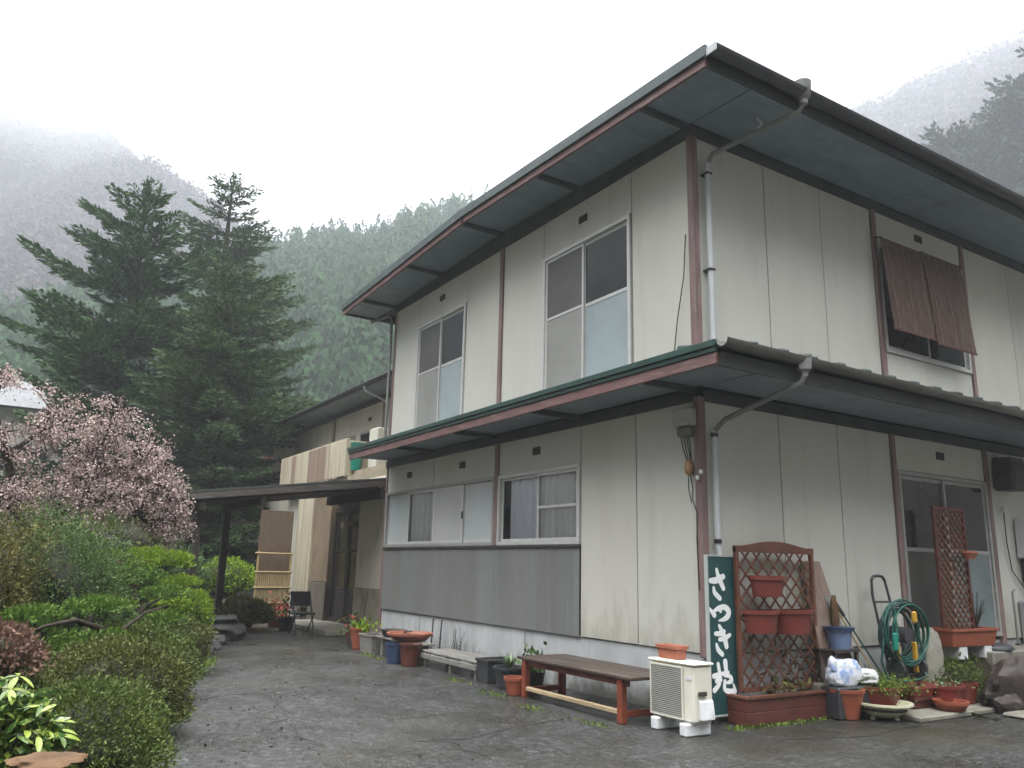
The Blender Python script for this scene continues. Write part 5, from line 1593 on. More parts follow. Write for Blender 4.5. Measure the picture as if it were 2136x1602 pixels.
M['twigs'] = mat('twig_mass', (0.022, 0.022, 0.012), 0.9, 0.5, 22, bump=0.8, bscale=40)

# clipped azaleas along the driveway
for (lab, c, r, n_, L_, m_, sd) in (
        ('nearest low azalea mound on the left of the driveway', (-6.32, .60, .28), (.56, .60, .37), 20000, .034, 'azalea', 1),
        ('second azalea mound from the front, beside the asphalt', (-7.95, 1.08, .36), (.56, .60, .45), 19000, .038, 'azalea_b', 2),
        ('third azalea mound, beside the asphalt before the dark stake', (-9.7, 1.42, .36), (.62, .62, .44), 17000, .043, 'azalea', 3),
        ('farthest azalea mound just before the porch post', (-11.8, 1.98, .36), (.66, .64, .42), 13000, .05, 'azalea_b', 4),
        ('small azalea mound behind the nearest two, next to the red shrub', (-7.6, .2, .30), (.5, .5, .36), 11000, .04, 'azalea_b', 5),
        ('low azalea mound between the second and third along the asphalt, set back', (-9.0, .75, .30), (.6, .5, .36), 10000, .045, 'azalea', 6)):
    shrub('azalea', lab, c, r, n_, L_, M[m_], seed=sd, group='azaleas along the driveway', amp=.13, shell=.5, core=.68, wr=.42)
# tall bushes
shrub('bush', 'tall olive brown bush at the left edge of the garden', (-9.9, -.15, 1.02), (.85, .70, .84), 20000, .045, M['olive'], cat='bush', seed=11, amp=.26, shell=.55, core=.6, rag=1.2, wr=.35, up=.6)
shrub('bush', 'tall rounded mid green bush beside the olive brown one', (-10.6, .72, 1.02), (.82, .72, .86), 22000, .045, M['green'], cat='bush', seed=12, amp=.26, shell=.55, core=.6, rag=1.2, wr=.35, up=.6)
shrub('bush', 'low dark green bush under the two tall bushes', (-9.3, .1, .45), (.8, .7, .38), 8000, .06, M['layer'], cat='bush', seed=13, amp=.25, rag=1.0)
shrub('bush', 'dark green bush behind the tall rounded one', (-12.4, .5, .8), (.9, .9, .75), 8000, .07, M['azalea'], cat='bush', seed=14, amp=.2)
# bright clipped tops beyond
shrub('clipped_shrub', 'flat topped bright yellow green shrub below the cherry branches', (-15.2, 2.15, 1.42), (.8, .78, .20), 7000, .06, M['lime'], seed=21, low=-.3, amp=.12, core=.7)
shrub('clipped_shrub', 'dark layered shrub under the bright flat topped one', (-15.0, 2.0, .75), (.9, .9, .55), 7000, .07, M['layer'], seed=22, amp=.25)
shrub('clipped_shrub', 'square clipped yellow green hedge beyond the rear porch post', (-23.0, 5.35, .95), (.8, .75, .55), 4500, .08, M['lime'], seed=23, amp=.08)
shrub('clipped_shrub', 'rounded yellow green shrub at the foot of the front porch post', (-14.2, 2.75, .62), (.42, .40, .36), 3500, .06, M['lime'], seed=24, amp=.12)
shrub('garden_shrub', 'spreading dark shrub beside the grey garden rock', (-18.4, 4.75, .32), (.85, .55, .33), 6000, .06, M['azalea_b'], seed=25, amp=.2)
shrub('garden_shrub', 'green bush between the two porch posts', (-22.5, 3.9, .9), (.9, .8, .8), 6000, .09, M['green'], seed=26, amp=.25, rag=1.4)
shrub('garden_shrub', 'dark bush behind the front porch post', (-20.5, 2.2, 1.2), (1.3, 1.2, 1.2), 6000, .1, M['azalea'], seed=27, amp=.25)
shrub('garden_shrub', 'dark evergreen thicket below the firs left of the porch', (-26, 1.0, 1.5), (2.6, 3.2, 1.7), 9000, .16, M['azalea'], seed=28, amp=.3)
shrub('garden_shrub', 'dark evergreen thicket behind the porch roof', (-30, 4.2, 1.4), (2.0, 2.6, 1.6), 7000, .16, M['fir_c'], seed=29, amp=.3)
shrub('red_shrub', 'small reddish brown shrub left of the azaleas', (-7.2, .06, .80), (.40, .34, .20), 2600, .05, M['red'], seed=31, amp=.22, rag=1.5, up=.7)
shrub('red_shrub', 'dull red shrub at the foot of the cherry tree', (-14.6, 1.35, 1.28), (.5, .5, .22), 1800, .06, M['red'], seed=32, amp=.2, rag=1.2)


def layered(name, label, c, seed, pads, m):
    """niwaki style: bent trunk with flat foliage pads"""
    rs = np.random.default_rng(seed)
    t = thing(name, label, 'garden tree', (c[0], c[1], 0))
    b = MB()
    VV, FF, k = [], [], 0
    for (dx, dy, z, r, h) in pads:
        p = np.array([c[0] + dx, c[1] + dy, z])
        b.tube([(c[0], c[1], 0), (c[0] + dx * .15, c[1] + dy * .25, z * .45), (c[0] + dx * .6, c[1] + dy * .7, z * .86), (p[0], p[1], z - h * .4)], [.055, .045, .03, .012], 7)
        n = int(2600 * r * r / .25)
        D = sph(n, rs)
        D[:, 2] = np.abs(D[:, 2]) * np.where(rs.random(n) < .75, 1, -.5)
        q = lump(D, seed + int(z * 100), .2)
        P = p + D * np.array([r, r, h]) * (q * (1 - .5 * rs.random(n) ** 1.5))[:, None]
        V, F = leaves(P, D * np.array([.6, .6, 1]) + rs.normal(size=(n, 3)) * .6 + np.array([0, 0, .5]), .055 * rs.uniform(.6, 1.3, n), .026 * rs.uniform(.7, 1.2, n), rs=rs)
        VV.append(V); FF.append(F + k); k += len(V)
    o = np_mesh('foliage', np.concatenate(VV), np.concatenate(FF), m, t)
    o['kind'] = 'stuff'
    b.build('trunk', M['bark'], t, smooth=50)
    return t


layered('garden_tree', 'low garden tree with flat green foliage pads behind the azaleas', (-11.6, 1.25, 0), 41,
        [(-.35, -.65, 1.16, .30, .12), (.1, .30, 1.24, .34, .12), (.45, -.2, .95, .28, .10), (-.5, .75, 1.0, .30, .11), (.35, .62, .72, .28, .10), (.6, -.7, .66, .26, .10), (-.1, -.1, .78, .25, .09)], M['layer'])
layered('garden_tree', 'garden tree with bright layered pads next to the porch post', (-13.3, 2.0, 0), 42,
        [(0, .45, 1.12, .30, .10), (-.3, -.25, 1.26, .34, .10), (.45, .25, .86, .26, .09), (.3, -.45, .80, .28, .09)], M['lime'])
layered('garden_tree', 'dark garden tree with bent branches at the foot of the tall bushes', (-9.2, .75, 0), 43,
        [(.2, -.4, .92, .28, .10), (-.3, .2, .98, .30, .10), (.45, .25, .72, .24, .08)], M['layer'])
gb = thing('bent_branch', 'bare dark bent branch reaching over the azaleas', 'branch', (-8.6, .9, 0))
MB().tube([(-9.0, 1.15, 0.0), (-9.0, 1.1, .55), (-8.8, .95, .82), (-8.55, .7, .92), (-8.4, .45, .88), (-8.3, .25, .80)], [.04, .035, .03, .022, .014, .006], 8).build('limb', M['bark'], gb, smooth=50)
MB().tube([(-8.9, 1.03, .7), (-9.0, 1.35, .95), (-9.15, 1.6, 1.02)], [.022, .014, .005], 7).build('side_branch', M['bark'], gb, smooth=50)

# large variegated leaves at the lower left, every leaf an object of its own
au = thing('aucuba', 'variegated yellow green big leaved shrub at the lower left corner', 'shrub', (-4.62, .05, 0))
lv = []
for v_ in range(4):
    rs = np.random.default_rng(70 + v_)
    V, F = [], []
    for s_ in range(7):
        q = s_ / 6
        w = .5 * math.sin(math.pi * min(1, q * .92 + .06)) ** .8 * (.56 if v_ % 2 else .66) if 0 < s_ < 6 else .004
        z = -.22 * q * q + rs.uniform(-.01, .01)
        V += [(q, -w * .5, z + .10 * w), (q, 0, z), (q, w * .5, z + .10 * w)]
    for s_ in range(6):
        for k in range(2):
            F.append((3 * s_ + k, 3 * s_ + 3 + k, 3 * s_ + 4 + k, 3 * s_ + 1 + k))
    me = bpy.data.meshes.new('leaf')
    me.from_pydata(V, [], F)
    me.polygons.foreach_set('use_smooth', [True] * len(F))
    me.materials.append(M['aucuba'] if v_ != 3 else M['aucuba_d'])
    lv.append(me)
rs = np.random.default_rng(5)
stems = MB()
nl = 0
for k in range(75):
    d = sph(1, rs)[0]
    d[2] = abs(d[2]) * .9 + .05
    d = d / np.linalg.norm(d)
    tip = np.array([-4.66, .06, .60]) + d * np.array([.42, .38, .36]) * rs.uniform(.62, 1.0)
    stems.tube([(-4.62 + d[0] * .08, .05 + d[1] * .08, 0), tuple(np.array([-4.62, .05, .28]) + d * .14), tuple(tip)], [.010, .008, .005], 5)
    a0 = rs.uniform(0, 6.28)
    for j in range(4):
        a = a0 + j * 2.4
        o = bpy.data.objects.new('leaf', lv[int(rs.integers(0, 4))])
        COL.objects.link(o)
        o.parent = au
        o.location = Vector(tip) - ORG[au.name]
        ll = rs.uniform(.065, .11)
        o.scale = (ll, ll, ll)
        o.rotation_euler = (rs.uniform(-.5, .5), rs.uniform(-.25, .75), a)
        nl += 1
stems.build('stem', M['bark'], au, smooth=50)
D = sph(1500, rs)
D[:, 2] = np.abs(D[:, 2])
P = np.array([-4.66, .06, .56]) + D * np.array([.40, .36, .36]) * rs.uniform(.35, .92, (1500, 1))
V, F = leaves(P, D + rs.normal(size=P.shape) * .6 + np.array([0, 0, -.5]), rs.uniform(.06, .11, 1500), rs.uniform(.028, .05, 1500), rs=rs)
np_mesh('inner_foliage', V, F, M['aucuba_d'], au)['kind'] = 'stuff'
tag(sgl := thing('cut_log', 'orange brown cut log lying at the lower left corner', 'log', (-3.8, .27, 0)))
MB().rock((-3.76, .27, .38), (.10, .11, .34), 6, 18, 12, .12).build('bark', M['log_s'], sgl, smooth=60)
MB().rock((-3.76, .27, .725), (.10, .125, .022), 7, 40, 14, .22).build('cut_face', M['log'], sgl, smooth=60)

# garden rocks by the path
MB().rock((-16.3, 3.9, .16), (.42, .40, .24), 31, 40, 28, .16, 0, 1, .3).build('garden_rock', M['stone_g'], None, 'grey garden rock beside the path under the porch', 'rock', smooth=35)
MB().hexa([(-16.65, 3.6, .36), (-16.0, 3.55, .36), (-15.95, 4.05, .38), (-16.5, 4.15, .38), (-16.6, 3.62, .43), (-16.05, 3.58, .42), (-16.0, 4.0, .44), (-16.5, 4.1, .45)]).build('rock_slab', M['stone_g'], None, 'flat grey slab lying on the garden rock', 'stone', bevel=.03)
MB().rock((-20.5, 5.0, .26), (.32, .36, .30), 33, 40, 28, .18, 0, 1, .3).build('garden_rock', M['stone_g'], None, 'grey rock before the clipped hedge', 'rock', smooth=60)
MB().tube([(-13.0, 2.84, .004), (-13.0, 2.84, .42)], .012, 6).build('garden_stake', M['steel'], None, 'dark stake at the driveway edge before the porch', 'stake')
kb = MB()
for k in range(9):
    a = (-14.0 - k * .75, 3.05 + k * .27)
    kb = MB().rock((a[0], a[1], .05), (.33, .14, .12), 50 + k, 24, 16, .16, 0, .8, .25)
    kb.build('edging_stone', M['stone_g'], None, ('nearest', 'second nearest', 'third nearest', 'fourth nearest', 'middle', 'fourth farthest', 'third farthest', 'second farthest', 'farthest')[k] + ' dark edging stone along the path to the entrance', 'stone', 'edging stones along the entrance path', smooth=60)

# moss and low weeds along the driveway edge
P = []
for (a, b_) in zip(fine[:-1], fine[1:]):
    if a[0] < -3.5:
        n_ = 34
        t_ = rng.random((n_, 1))
        q = np.array(a) + (np.array(b_) - np.array(a)) * t_ + rng.normal(size=(n_, 2)) * np.array([.06, .10]) - np.array([0, .07])
        P.append(np.c_[q, np.zeros(n_)])
P = np.concatenate(P)
V, F = leaves(P, rng.normal(size=P.shape) * .6 + np.array([0, 0, 1.0]), rng.uniform(.03, .11, len(P)), rng.uniform(.012, .03, len(P)))
tag(np_mesh('edge_weeds', V, F, M['grassm'], off=(-10, 1, 0)), kind='stuff')
P = np.c_[rng.uniform(X0 + .02, X0 + .9, 5200), rng.uniform(9.3, 14, 5200), np.zeros(5200)]
tt_ = np.maximum(0, (P[:, 0] - (X0 + .40)) / .36)
P[:, 2] = .5 * (1 - np.minimum(1, tt_) ** 1.3) * np.minimum(1, .45 + .55 * (P[:, 1] - 9.3) / .35)
P = P[(np.sin(P[:, 0] * 5) + np.sin(P[:, 1] * 3.3) > -.2) & ~((P[:, 0] < X0 + .6) & (P[:, 1] > 10.7))]
V, F = leaves(P, rng.normal(size=P.shape) * .7 + np.array([0, 0, .8]), rng.uniform(.02, .07, len(P)), rng.uniform(.01, .025, len(P)))
tag(np_mesh('bank_weeds', V, F, M['grassm'], off=(-5.5, 11, 0)), kind='stuff')
P = np.c_[rng.normal(-6.0, .12, 500), rng.uniform(6.2, 8.4, 500), np.full(500, .004)]
P[:, 0] = np.maximum(P[:, 0], -5.78 + rng.normal(0, .05, 500))
V, F = leaves(P, rng.normal(size=P.shape) * .7 + np.array([0, 0, .8]), rng.uniform(.02, .06, 500), rng.uniform(.01, .02, 500))
tag(np_mesh('wall_weeds', V, F, M['grassm'], off=(-5.8, 7.3, 0)), kind='stuff')
P = np.c_[rng.uniform(-12, -4.5, 150), np.zeros(150), np.full(150, .012)]
P[:, 1] = 1.6 + (P[:, 0] + 7) * -.22 + rng.exponential(.9, 150)
P = P[P[:, 1] < 5.2]
V, F = leaves(P, np.c_[rng.normal(size=(len(P), 2)), np.full(len(P), .12)], rng.uniform(.025, .05, len(P)), rng.uniform(.014, .028, len(P)), fold=.05)
tag(np_mesh('fallen_leaves', V, F, M['drystem'], off=(-8, 3, 0)), kind='stuff')
# weeds rooted in front of the benches
P = np.concatenate([np.c_[rng.normal(x, .16, 90), rng.normal(y, .05, 90), np.full(90, .004)] for x, y in ((-7.6, 5.1), (-6.6, 5.15), (-9.7, 5.35), (-12.4, 5.35), (-8.6, 5.2), (-13.0, 5.4))])
V, F = leaves(P, rng.normal(size=P.shape) * .9 + np.array([0, 0, .6]), rng.uniform(.02, .05, len(P)), rng.uniform(.008, .018, len(P)))
tag(np_mesh('crack_weeds', V, F, M['grassm'], off=(-9, 5.2, 0)), kind='stuff')


# ------------------------------------------------------------------ conifers
def conifer(name, label, base, H, R, m, seed, n_whorl=30, per=6, upsweep=.35, droop=-.18, z0=.12, pw=.8, card=.30, cw=.085, dens=1.0, irregular=.35, group=None, lean=(0, 0), top_gap=0.0):
    rs = np.random.default_rng(seed)
    t = thing(name, label, 'tree', base, group)
    base = np.array(base, float)
    trunk = MB()
    path = [tuple(base + np.array([lean[0] * q + .08 * math.sin(q * 7 + seed), lean[1] * q + .08 * math.cos(q * 5 + seed), H * q])) for q in np.linspace(0, 1, 12)]
    trunk.tube(path, list(.021 * H * (1 - np.linspace(0, 1, 12)) ** .8 + .015), 9)
    trunk.build('trunk', M['bark'], t, smooth=50)
    limbs = MB()
    PP, DD, LL = [], [], []
    for w in range(n_whorl):
        q = z0 + (1 - z0) * (w + rs.uniform(-.25, .25)) / n_whorl
        q = min(max(q, z0), .985)
        length = R * (1 - (q - z0) / (1 - z0 + .045)) ** pw * (1 if q > z0 + .08 else .75)
        cnt = per if q < .9 else max(4, per - 1)
        a0 = rs.uniform(0, 6.28)
        for k in range(cnt):
            if rs.random() < irregular * .35:
                continue
            a = a0 + 2 * math.pi * k / cnt + rs.normal() * .25
            l = max(.25, length * rs.uniform(1 - irregular, 1 + irregular * .45))
            out = np.array([math.cos(a), math.sin(a), 0])
            side = np.array([-math.sin(a), math.cos(a), 0])
            o = np.array(path[0]) * (1 - q) + np.array(path[-1]) * q
            dr = droop * (1 - q) + .30 * q ** 3
            us = upsweep * rs.uniform(.6, 1.4)
            bend = rs.normal() * .12

            def pt(s):
                return o + out * l * s + side * bend * l * s * s + np.array([0, 0, l * (dr * s + us * s * s)])
            if l > .5:
                limbs.tube([tuple(pt(s)) for s in (0, .35, .7, 1.0)], [.012 * l + .012, .009 * l + .008, .006 * l + .004, .004], 5)
            nt = max(4, int(l / .17 * dens))
            for s in np.linspace(.12, 1.0, nt):
                p = pt(s)
                tan = unit(pt(min(1, s + .05)) - pt(s - .05))
                tl = (.16 + .42 * l * (1 - s) ** .9 * s ** .5 * 1.2) if s < .97 else .15
                for sg_ in (-1, 1):
                    tw_ = unit(side * sg_ * (.9) + tan * rs.uniform(.5, 1.1) + np.array([0, 0, rs.uniform(-.25, .2)]))
                    nc = max(2, int(tl / (.17 * card + .004)))
                    sv = (np.arange(nc) + rs.random(nc)) / nc
                    pts = p + tw_ * (sv * tl)[:, None] + rs.normal(size=(nc, 3)) * np.array([.03, .03, .022])
                    pts[:, 2] -= .10 * sv ** 2 * tl
                    pts[:, 2] += rs.normal(size=nc) * .015
                    PP.append(pts)
                    DD.append(np.tile(tw_, (nc, 1)) + tan * .5 + rs.normal(size=(nc, 3)) * np.array([.40, .40, .22]))
                    LL.append(np.full(nc, card) * rs.uniform(.6, 1.2, nc) * (.6 + .4 * min(1, l / 1.5)))
    # leader
    nc = 120
    pts = np.array(path[-1]) + np.array([0, 0, 1]) * rs.uniform(-1.2, .1, nc)[:, None] + rs.normal(size=(nc, 3)) * .06
    PP.append(pts); DD.append(rs.normal(size=(nc, 3)) * .5 + np.array([0, 0, .8])); LL.append(np.full(nc, card * .7))
    PP, DD, LL = np.concatenate(PP), np.concatenate(DD), np.concatenate(LL)
    V, F = leaves(PP, DD, LL, cw * rs.uniform(.7, 1.3, len(PP)), fold=.15, rs=rs)
    o = np_mesh('crown', V, F, m, t)
    o['kind'] = 'stuff'
    limbs.build('limbs', M['bark'], t, smooth=50)['kind'] = 'stuff'
    return t


conifer('fir_tree', 'dark green fir with layered upswept branches, leftmost and widest', (-33.2, 3.1, 0), 16.3, 6.0, M['fir'], 3, n_whorl=21, per=8, card=.25, cw=.08, dens=1.45, pw=.66, irregular=.6, upsweep=.26, droop=-.16)
conifer('fir_tree', 'open crowned fir with a thin pointed top against the sky', (-37.4, 7.3, 0), 19.6, 6.6, M['fir_b'], 5, n_whorl=24, per=8, card=.25, cw=.075, dens=1.25, upsweep=.20, pw=.85, irregular=.55, droop=-.12)
conifer('cypress_tree', 'lower dense yellowish conifer in front of the two firs', (-27.2, 5.55, 0), 11.4, 3.9, M['fir_c'], 8, n_whorl=19, per=8, card=.22, cw=.07, dens=1.5, upsweep=.18, droop=-.18, pw=.6, irregular=.4)
# conifers above the roof at the right
for (bx_, by_, bz, H, R, sd, lab) in ((-58.6, 116.0, 38, 30.5, 11.0, 61, 'broad dark conifer left of the tall ones above the right eave'), (-55.3, 117.8, 38, 28.0, 10.0, 62, 'hazy conifer in the gap above the right eave'),
                                     (-50.0, 120.0, 38, 36.5, 11.0, 63, 'tallest dark conifer above the right eave'), (-45.0, 121.5, 40, 38.0, 12.0, 64, 'dark conifer cut off by the right frame edge'),
                                     (-53.5, 113.0, 32, 30.5, 11.0, 65, 'lower dark conifer in front of the tallest one')):
    conifer('cedar_tree', lab, (bx_, by_, bz), H, R, M['fir_r'], sd, n_whorl=24, per=8, card=1.0, cw=.42, dens=.42, upsweep=.25, pw=.5, irregular=.35, group='conifers above the right eave')

# ------------------------------------------------------------------ cherry tree
def cherry():
    rs = np.random.default_rng(17)
    t = thing('cherry_tree', 'spreading pink blossoming cherry tree in front of the white house', 'tree', (-13.7, .55, 0))
    b = MB()
    limbs = [
        [(-13.7, .55, 0), (-13.72, .5, .9), (-13.65, .32, 1.7), (-13.55, .1, 2.4), (-13.5, -.18, 3.2), (-13.5, -.45, 3.9)],
        [(-13.65, .36, 1.6), (-13.6, .75, 2.3), (-13.5, 1.05, 2.9), (-13.45, 1.2, 3.5), (-13.4, 1.25, 3.85)],
        [(-13.6, .75, 2.3), (-13.5, 1.2, 2.75), (-13.4, 1.65, 2.85), (-13.35, 2.0, 2.65), (-13.3, 2.25, 2.2)],
        [(-13.55, .15, 2.2), (-13.7, -.3, 2.6), (-13.8, -.8, 2.9), (-13.8, -1.3, 3.0)],
        [(-13.6, .6, 2.0), (-13.3, 1.0, 2.25), (-13.1, 1.5, 2.2), (-13.0, 1.9, 1.95)],
        [(-13.5, -.05, 2.9), (-13.5, .35, 3.3), (-13.5, .6, 3.7)],
        [(-13.65, .4, 1.8), (-13.3, .1, 2.1), (-13.0, -.3, 2.3), (-12.9, -.8, 2.4)],
    ]
    rad = [[.10, .085, .075, .06, .04, .012], [.06, .05, .04, .025, .01], [.045, .04, .03, .02, .008], [.045, .035, .025, .008], [.04, .03, .02, .007], [.04, .025, .008], [.04, .03, .02, .007]]
    for p, r in zip(limbs, rad):
        b.tube(p, r, 7)
    b.build('trunk', M['bark'], t, smooth=50)
    nodes = []
    for p in limbs:
        p = np.array(p)
        for i in range(1, len(p) - 1):
            for s in (0, .5):
                nodes.append(p[i] + (p[i + 1] - p[i]) * s)
        nodes.append(p[-1])
    nodes = np.array(nodes)
    ell = [((-13.5, 1.05, 3.1), (1.1, 1.15, .75), 280), ((-13.5, -.1, 3.05), (.9, .7, .34), 20), ((-13.3, 1.85, 2.45), (.75, .62, .55), 170), ((-13.3, -.15, 2.1), (1.0, .95, .34), 60),
           ((-13.2, .9, 2.35), (1.0, .9, .45), 150), ((-13.2, 2.22, 2.0), (.4, .32, .34), 80), ((-13.5, -.35, 3.98), (.8, .70, .20), 46)]
    tw = MB()
    PP, DD = [], []
    for c, r, n in ell:
        for k in range(n):
            d = sph(1, rs)[0] * rs.random() ** .4
            e = np.array(c) + d * np.array(r)
            j = np.argmin(np.linalg.norm(nodes - e, axis=1) + rs.random(len(nodes)) * .35)
            s0 = nodes[j]
            mid = (s0 + e) / 2 + np.array([0, 0, .12]) + rs.normal(size=3) * .06
            pend = e + np.array([0, 0, -.08])
            tw.tube([tuple(s0), tuple(mid), tuple(pend)], [.014, .008, .003], 4, cap=False)
            ns = rs.integers(22, 40)
            q = rs.uniform(.35, 1.05, ns)[:, None]
            p = (1 - q) ** 2 * s0 + 2 * q * (1 - q) * mid + q * q * pend
            p = p + rs.normal(size=p.shape) * (.035 + .02 * rs.random())
            PP.append(p)
            DD.append(rs.normal(size=p.shape))
    PP, DD = np.concatenate(PP), np.concatenate(DD)
    V, F = leaves(PP, DD, rs.uniform(.025, .05, len(PP)), rs.uniform(.022, .04, len(PP)), fold=.3, rs=rs)
    o = np_mesh('blossom', V, F, M['petal'], t)
    o['kind'] = 'stuff'
    tw.build('twigs', M['bark'], t)['kind'] = 'stuff'


cherry()

# ------------------------------------------------------------------ hills and their woods
def noise2(x, y, seed, f):
    rs = np.random.default_rng(seed)
    s = 0
    for k in range(8):
        a = rs.uniform(0, 6.28)
        w = f * (1 + .45 * k)
        s = s + np.sin(w * (x * math.cos(a) + y * math.sin(a)) + rs.uniform(0, 6.28)) / (1 + .6 * k)
    return s / 2.2


class Hill:
    def __init__(self, ridge, slope, seed, rough=.05, f=.035):
        self.r, self.s, self.seed, self.rough, self.f = np.array(ridge, float), slope, seed, rough, f

    def h(self, x, y):
        best = np.full(np.shape(x), -50.0)
        for a, b in zip(self.r[:-1], self.r[1:]):
            ab = b[:2] - a[:2]
            t = np.clip(((x - a[0]) * ab[0] + (y - a[1]) * ab[1]) / (ab @ ab), 0, 1)
            dx, dy = x - (a[0] + ab[0] * t), y - (a[1] + ab[1] * t)
            sl = (a[3] + (b[3] - a[3]) * t) if len(a) > 3 else self.s
            best = np.maximum(best, a[2] + (b[2] - a[2]) * t - sl * np.hypot(dx, dy))
        amp = np.clip(best, 0, 120) * self.rough
        return best + amp * noise2(x, y, self.seed, self.f)

    def mesh(self, name, x0, x1, y0, y1, step):
        xs, ys = np.arange(x0, x1 + step, step), np.arange(y0, y1 + step, step)
        X, Y = np.meshgrid(xs, ys, indexing='ij')
        Z = self.h(X, Y)
        V = np.stack([X, Y, np.maximum(Z, -.6)], -1).reshape(-1, 3)
        n = len(ys)
        i, j = np.meshgrid(np.arange(len(xs) - 1), np.arange(n - 1), indexing='ij')
        F = np.stack([i * n + j, (i + 1) * n + j, (i + 1) * n + j + 1, i * n + j + 1], -1).reshape(-1, 4)
        keep = (V[F][:, :, 2] > -.5).any(1)
        o = np_mesh(name, V, F[keep], M['hillsoil'], smooth=True, off=(0, 0, 0))
        o['kind'] = 'structure'
        self.bb = (x0, x1, y0, y1)
        return o

    def wood(self, name, n, templates, hgt, m, seed, hmin=2.0, box=None, edge=0.0):
        rs = np.random.default_rng(seed)
        x0, x1, y0, y1 = box or self.bb
        P = np.c_[rs.uniform(x0, x1, n * 3), rs.uniform(y0, y1, n * 3)]
        Z = self.h(P[:, 0], P[:, 1])
        P, Z = P[Z > hmin], Z[Z > hmin]
        P, Z = P[:n], Z[:n]
        VV, FF, TT, k = [], [], [], 0
        for i in range(len(P)):
            V, F = templates[int(rs.integers(len(templates)))]
            a = rs.uniform(0, 6.28)
            s = hgt * rs.uniform(.55, 1.35)
            w = s * rs.uniform(.85, 1.2)
            R = np.array([[math.cos(a), -math.sin(a)], [math.sin(a), math.cos(a)]])   # a turn about the trunk
            q = np.c_[(V[:, :2] @ R.T) * w, V[:, 2] * s] + np.array([P[i, 0], P[i, 1], Z[i] - .6])
            VV.append(q); FF.append(F + k); k += len(V)
            TT.append(np.full(len(V), rs.random()))
        o = np_mesh(name, np.concatenate(VV), np.concatenate(FF), m, tint=np.concatenate(TT), off=(0, 0, 0))
        o['kind'] = 'stuff'
        return o


def cedar_template(seed, n=165):
    """conical crown of drooping sprays"""
    rs = np.random.default_rng(seed)
    z = 1 - rs.random(n) ** .62 * .92
    a = rs.uniform(0, 6.28, n)
    r = (.205 * (1 - z) ** .75 + .008) * rs.uniform(.45, 1.12, n)
    P = np.c_[r * np.cos(a), r * np.sin(a), z]
    out = np.c_[np.cos(a), np.sin(a), np.full(n, -.55)] + rs.normal(size=(n, 3)) * .25
    side = np.c_[-np.sin(a), np.cos(a), np.zeros(n)] + rs.normal(size=(n, 3)) * .25
    L = (.030 + .044 * (1 - z))[:, None]
    V = np.stack([P - side * L * .75 + np.array([0, 0, .05]), P + side * L * .75 + np.array([0, 0, .05]), P + out * L], 1).reshape(-1, 3)
    return V, np.arange(3 * n).reshape(-1, 3)


def broad_template(seed):
    """loose crown of twig-sized triangles round a few limbs"""
    rs = np.random.default_rng(seed)
    n = 46
    d = unit(rs.normal(size=(n, 3)))
    p = d * np.array([.30, .30, .36]) * rs.uniform(.5, 1.05, (n, 1)) + np.array([0, 0, .62])
    a, b = unit(rs.normal(size=(n, 3))) * .15, unit(rs.normal(size=(n, 3))) * .15
    V = np.stack([p, p + a, p + b], 1).reshape(-1, 3)
    return V, np.arange(3 * n).reshape(-1, 3)


ct = [cedar_template(k) for k in range(6)]
bt = [broad_template(k) for k in range(5)]
green_hill = Hill([(-240, -30, 20, .6), (-200, 28, 46, .6), (-181, 46, 66, .6), (-177, 66, 76, .6), (-175, 97.5, 92, .65), (-184, 137, 118, .82), (-195, 180, 130, 1.0), (-190, 240, 120, 1.0)], .62, 3, .04)
green_hill.mesh('wooded_hill', -330, -40, -110, 330, 6)
green_hill.wood('cedar_wood', 6600, ct, 9.5, M['cedar_hill'], 21, box=(-215, -72, -60, 165))
near_slope = Hill([(-150, 190, 64), (-70, 150, 54), (-20, 140, 52), (60, 165, 60)], .5, 5, .05)
near_slope.mesh('near_slope', -280, 220, 30, 320, 7)
near_slope.wood('slope_wood', 900, ct, 12.0, M['cedar_hill'], 22, box=(-160, 40, 90, 180))
far_hill = Hill([(-330, 300, 205), (-290, 318, 218), (-229, 352, 232), (-213, 362, 236), (-193, 373, 243), (-174, 382, 246), (-158, 389, 248), (-100, 405, 255), (0, 440, 250)], .78, 7, .05, .02)
far_hill.mesh('far_hill', -560, 240, 60, 570, 12)
far_hill.wood('far_wood', 5200, bt, 11.0, M['far_crowns'], 23, box=(-300, -80, 190, 420))
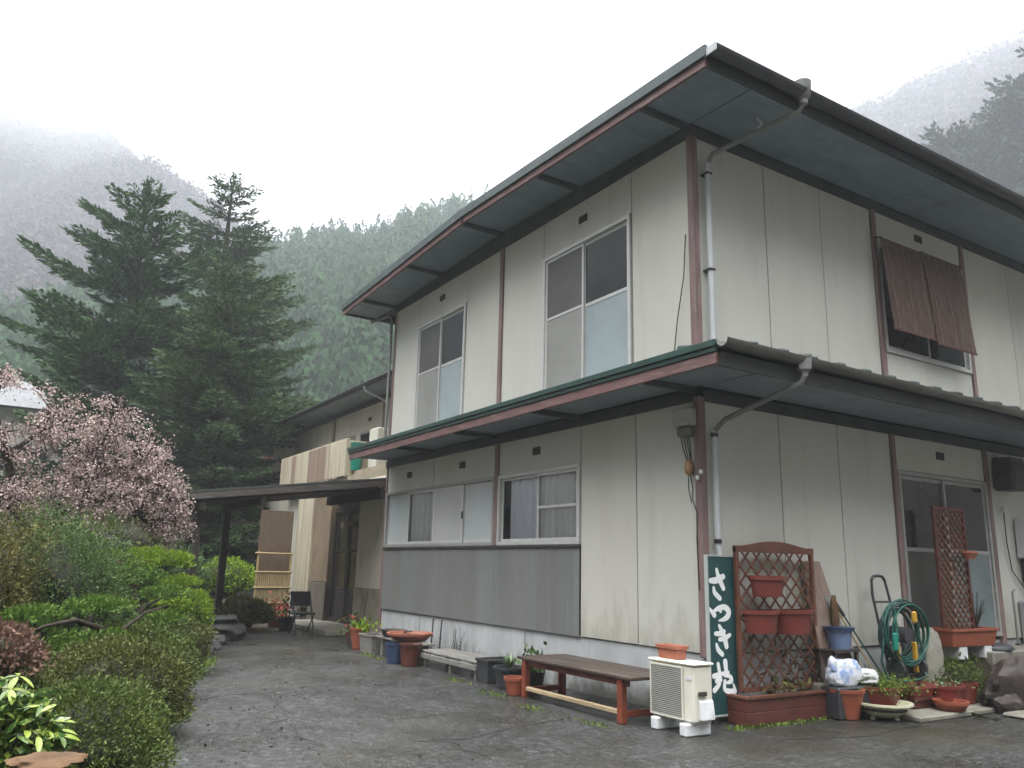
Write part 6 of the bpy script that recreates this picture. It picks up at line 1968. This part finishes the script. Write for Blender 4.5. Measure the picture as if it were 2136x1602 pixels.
misty = Hill([(-310, 62, 90, .7), (-326, 52, 130, .75), (-327, 46, 142, .75), (-333, 36, 153, .75), (-359, 25, 162, .8), (-430, 14, 206, .85), (-520, -11, 278, .85), (-628, -46, 365, .85), (-725, -120, 440, .82), (-640, -340, 430, .8), (-400, -520, 400, .75), (-150, -520, 300, .75)], .70, 9, .05, .02)
misty.mesh('misty_mountain', -780, 60, -680, 240, 14)
misty.wood('misty_wood', 11000, bt, 7.5, M['bare_crowns'], 24, box=(-520, -90, -150, 80))

unseen_ridge = Hill([(-60, -330, 215, .8), (60, -260, 205, .95), (170, -170, 190, 1.0), (230, -20, 190, .95), (235, 140, 190, .95), (200, 300, 200, .8)], .9, 12, .05, .02)  # unseen ridge behind the camera, added to keep low sky light off the walls
unseen_ridge.mesh('unseen_ridge', -260, 420, -540, 520, 14)

# ------------------------------------------------------------------ mist in the valley air
hz = MB().box(-800, 560, -700, 640, -1.0, 500)
hm_ = bpy.data.materials.new('valley_mist')
hm_.use_nodes = True
n, l = hm_.node_tree.nodes, hm_.node_tree.links
n.remove(n['Principled BSDF'])
pv = n.new('ShaderNodeVolumePrincipled')
pv.inputs['Color'].default_value = (0.82, 0.86, 0.93, 1)
pv.inputs['Density'].default_value = 0.0014
pv.inputs['Anisotropy'].default_value = 0.2
l.new(pv.outputs[0], n['Material Output'].inputs['Volume'])
o = hz.build('haze', hm_, kind='stuff')

# a thicker bank of mist hanging on the upper slopes of the left mountain
mb = MB()
for (c, r, sd) in (((-500, -60, 318), (215, 170, 150), 1), ((-410, 15, 238), (110, 90, 85), 2), ((-430, -160, 275), (160, 130, 130), 3)):
    mb.rock(c, r, sd, 40, 26, .05)
bm_ = bpy.data.materials.new('mist_bank')
bm_.use_nodes = True
n, l = bm_.node_tree.nodes, bm_.node_tree.links
n.remove(n['Principled BSDF'])
pv = n.new('ShaderNodeVolumePrincipled')
pv.inputs['Color'].default_value = (0.97, 0.98, 1.0, 1)
pv.inputs['Density'].default_value = 0.0048
l.new(pv.outputs[0], n['Material Output'].inputs['Volume'])
mb.build('mist_bank', bm_, kind='stuff', smooth=180)
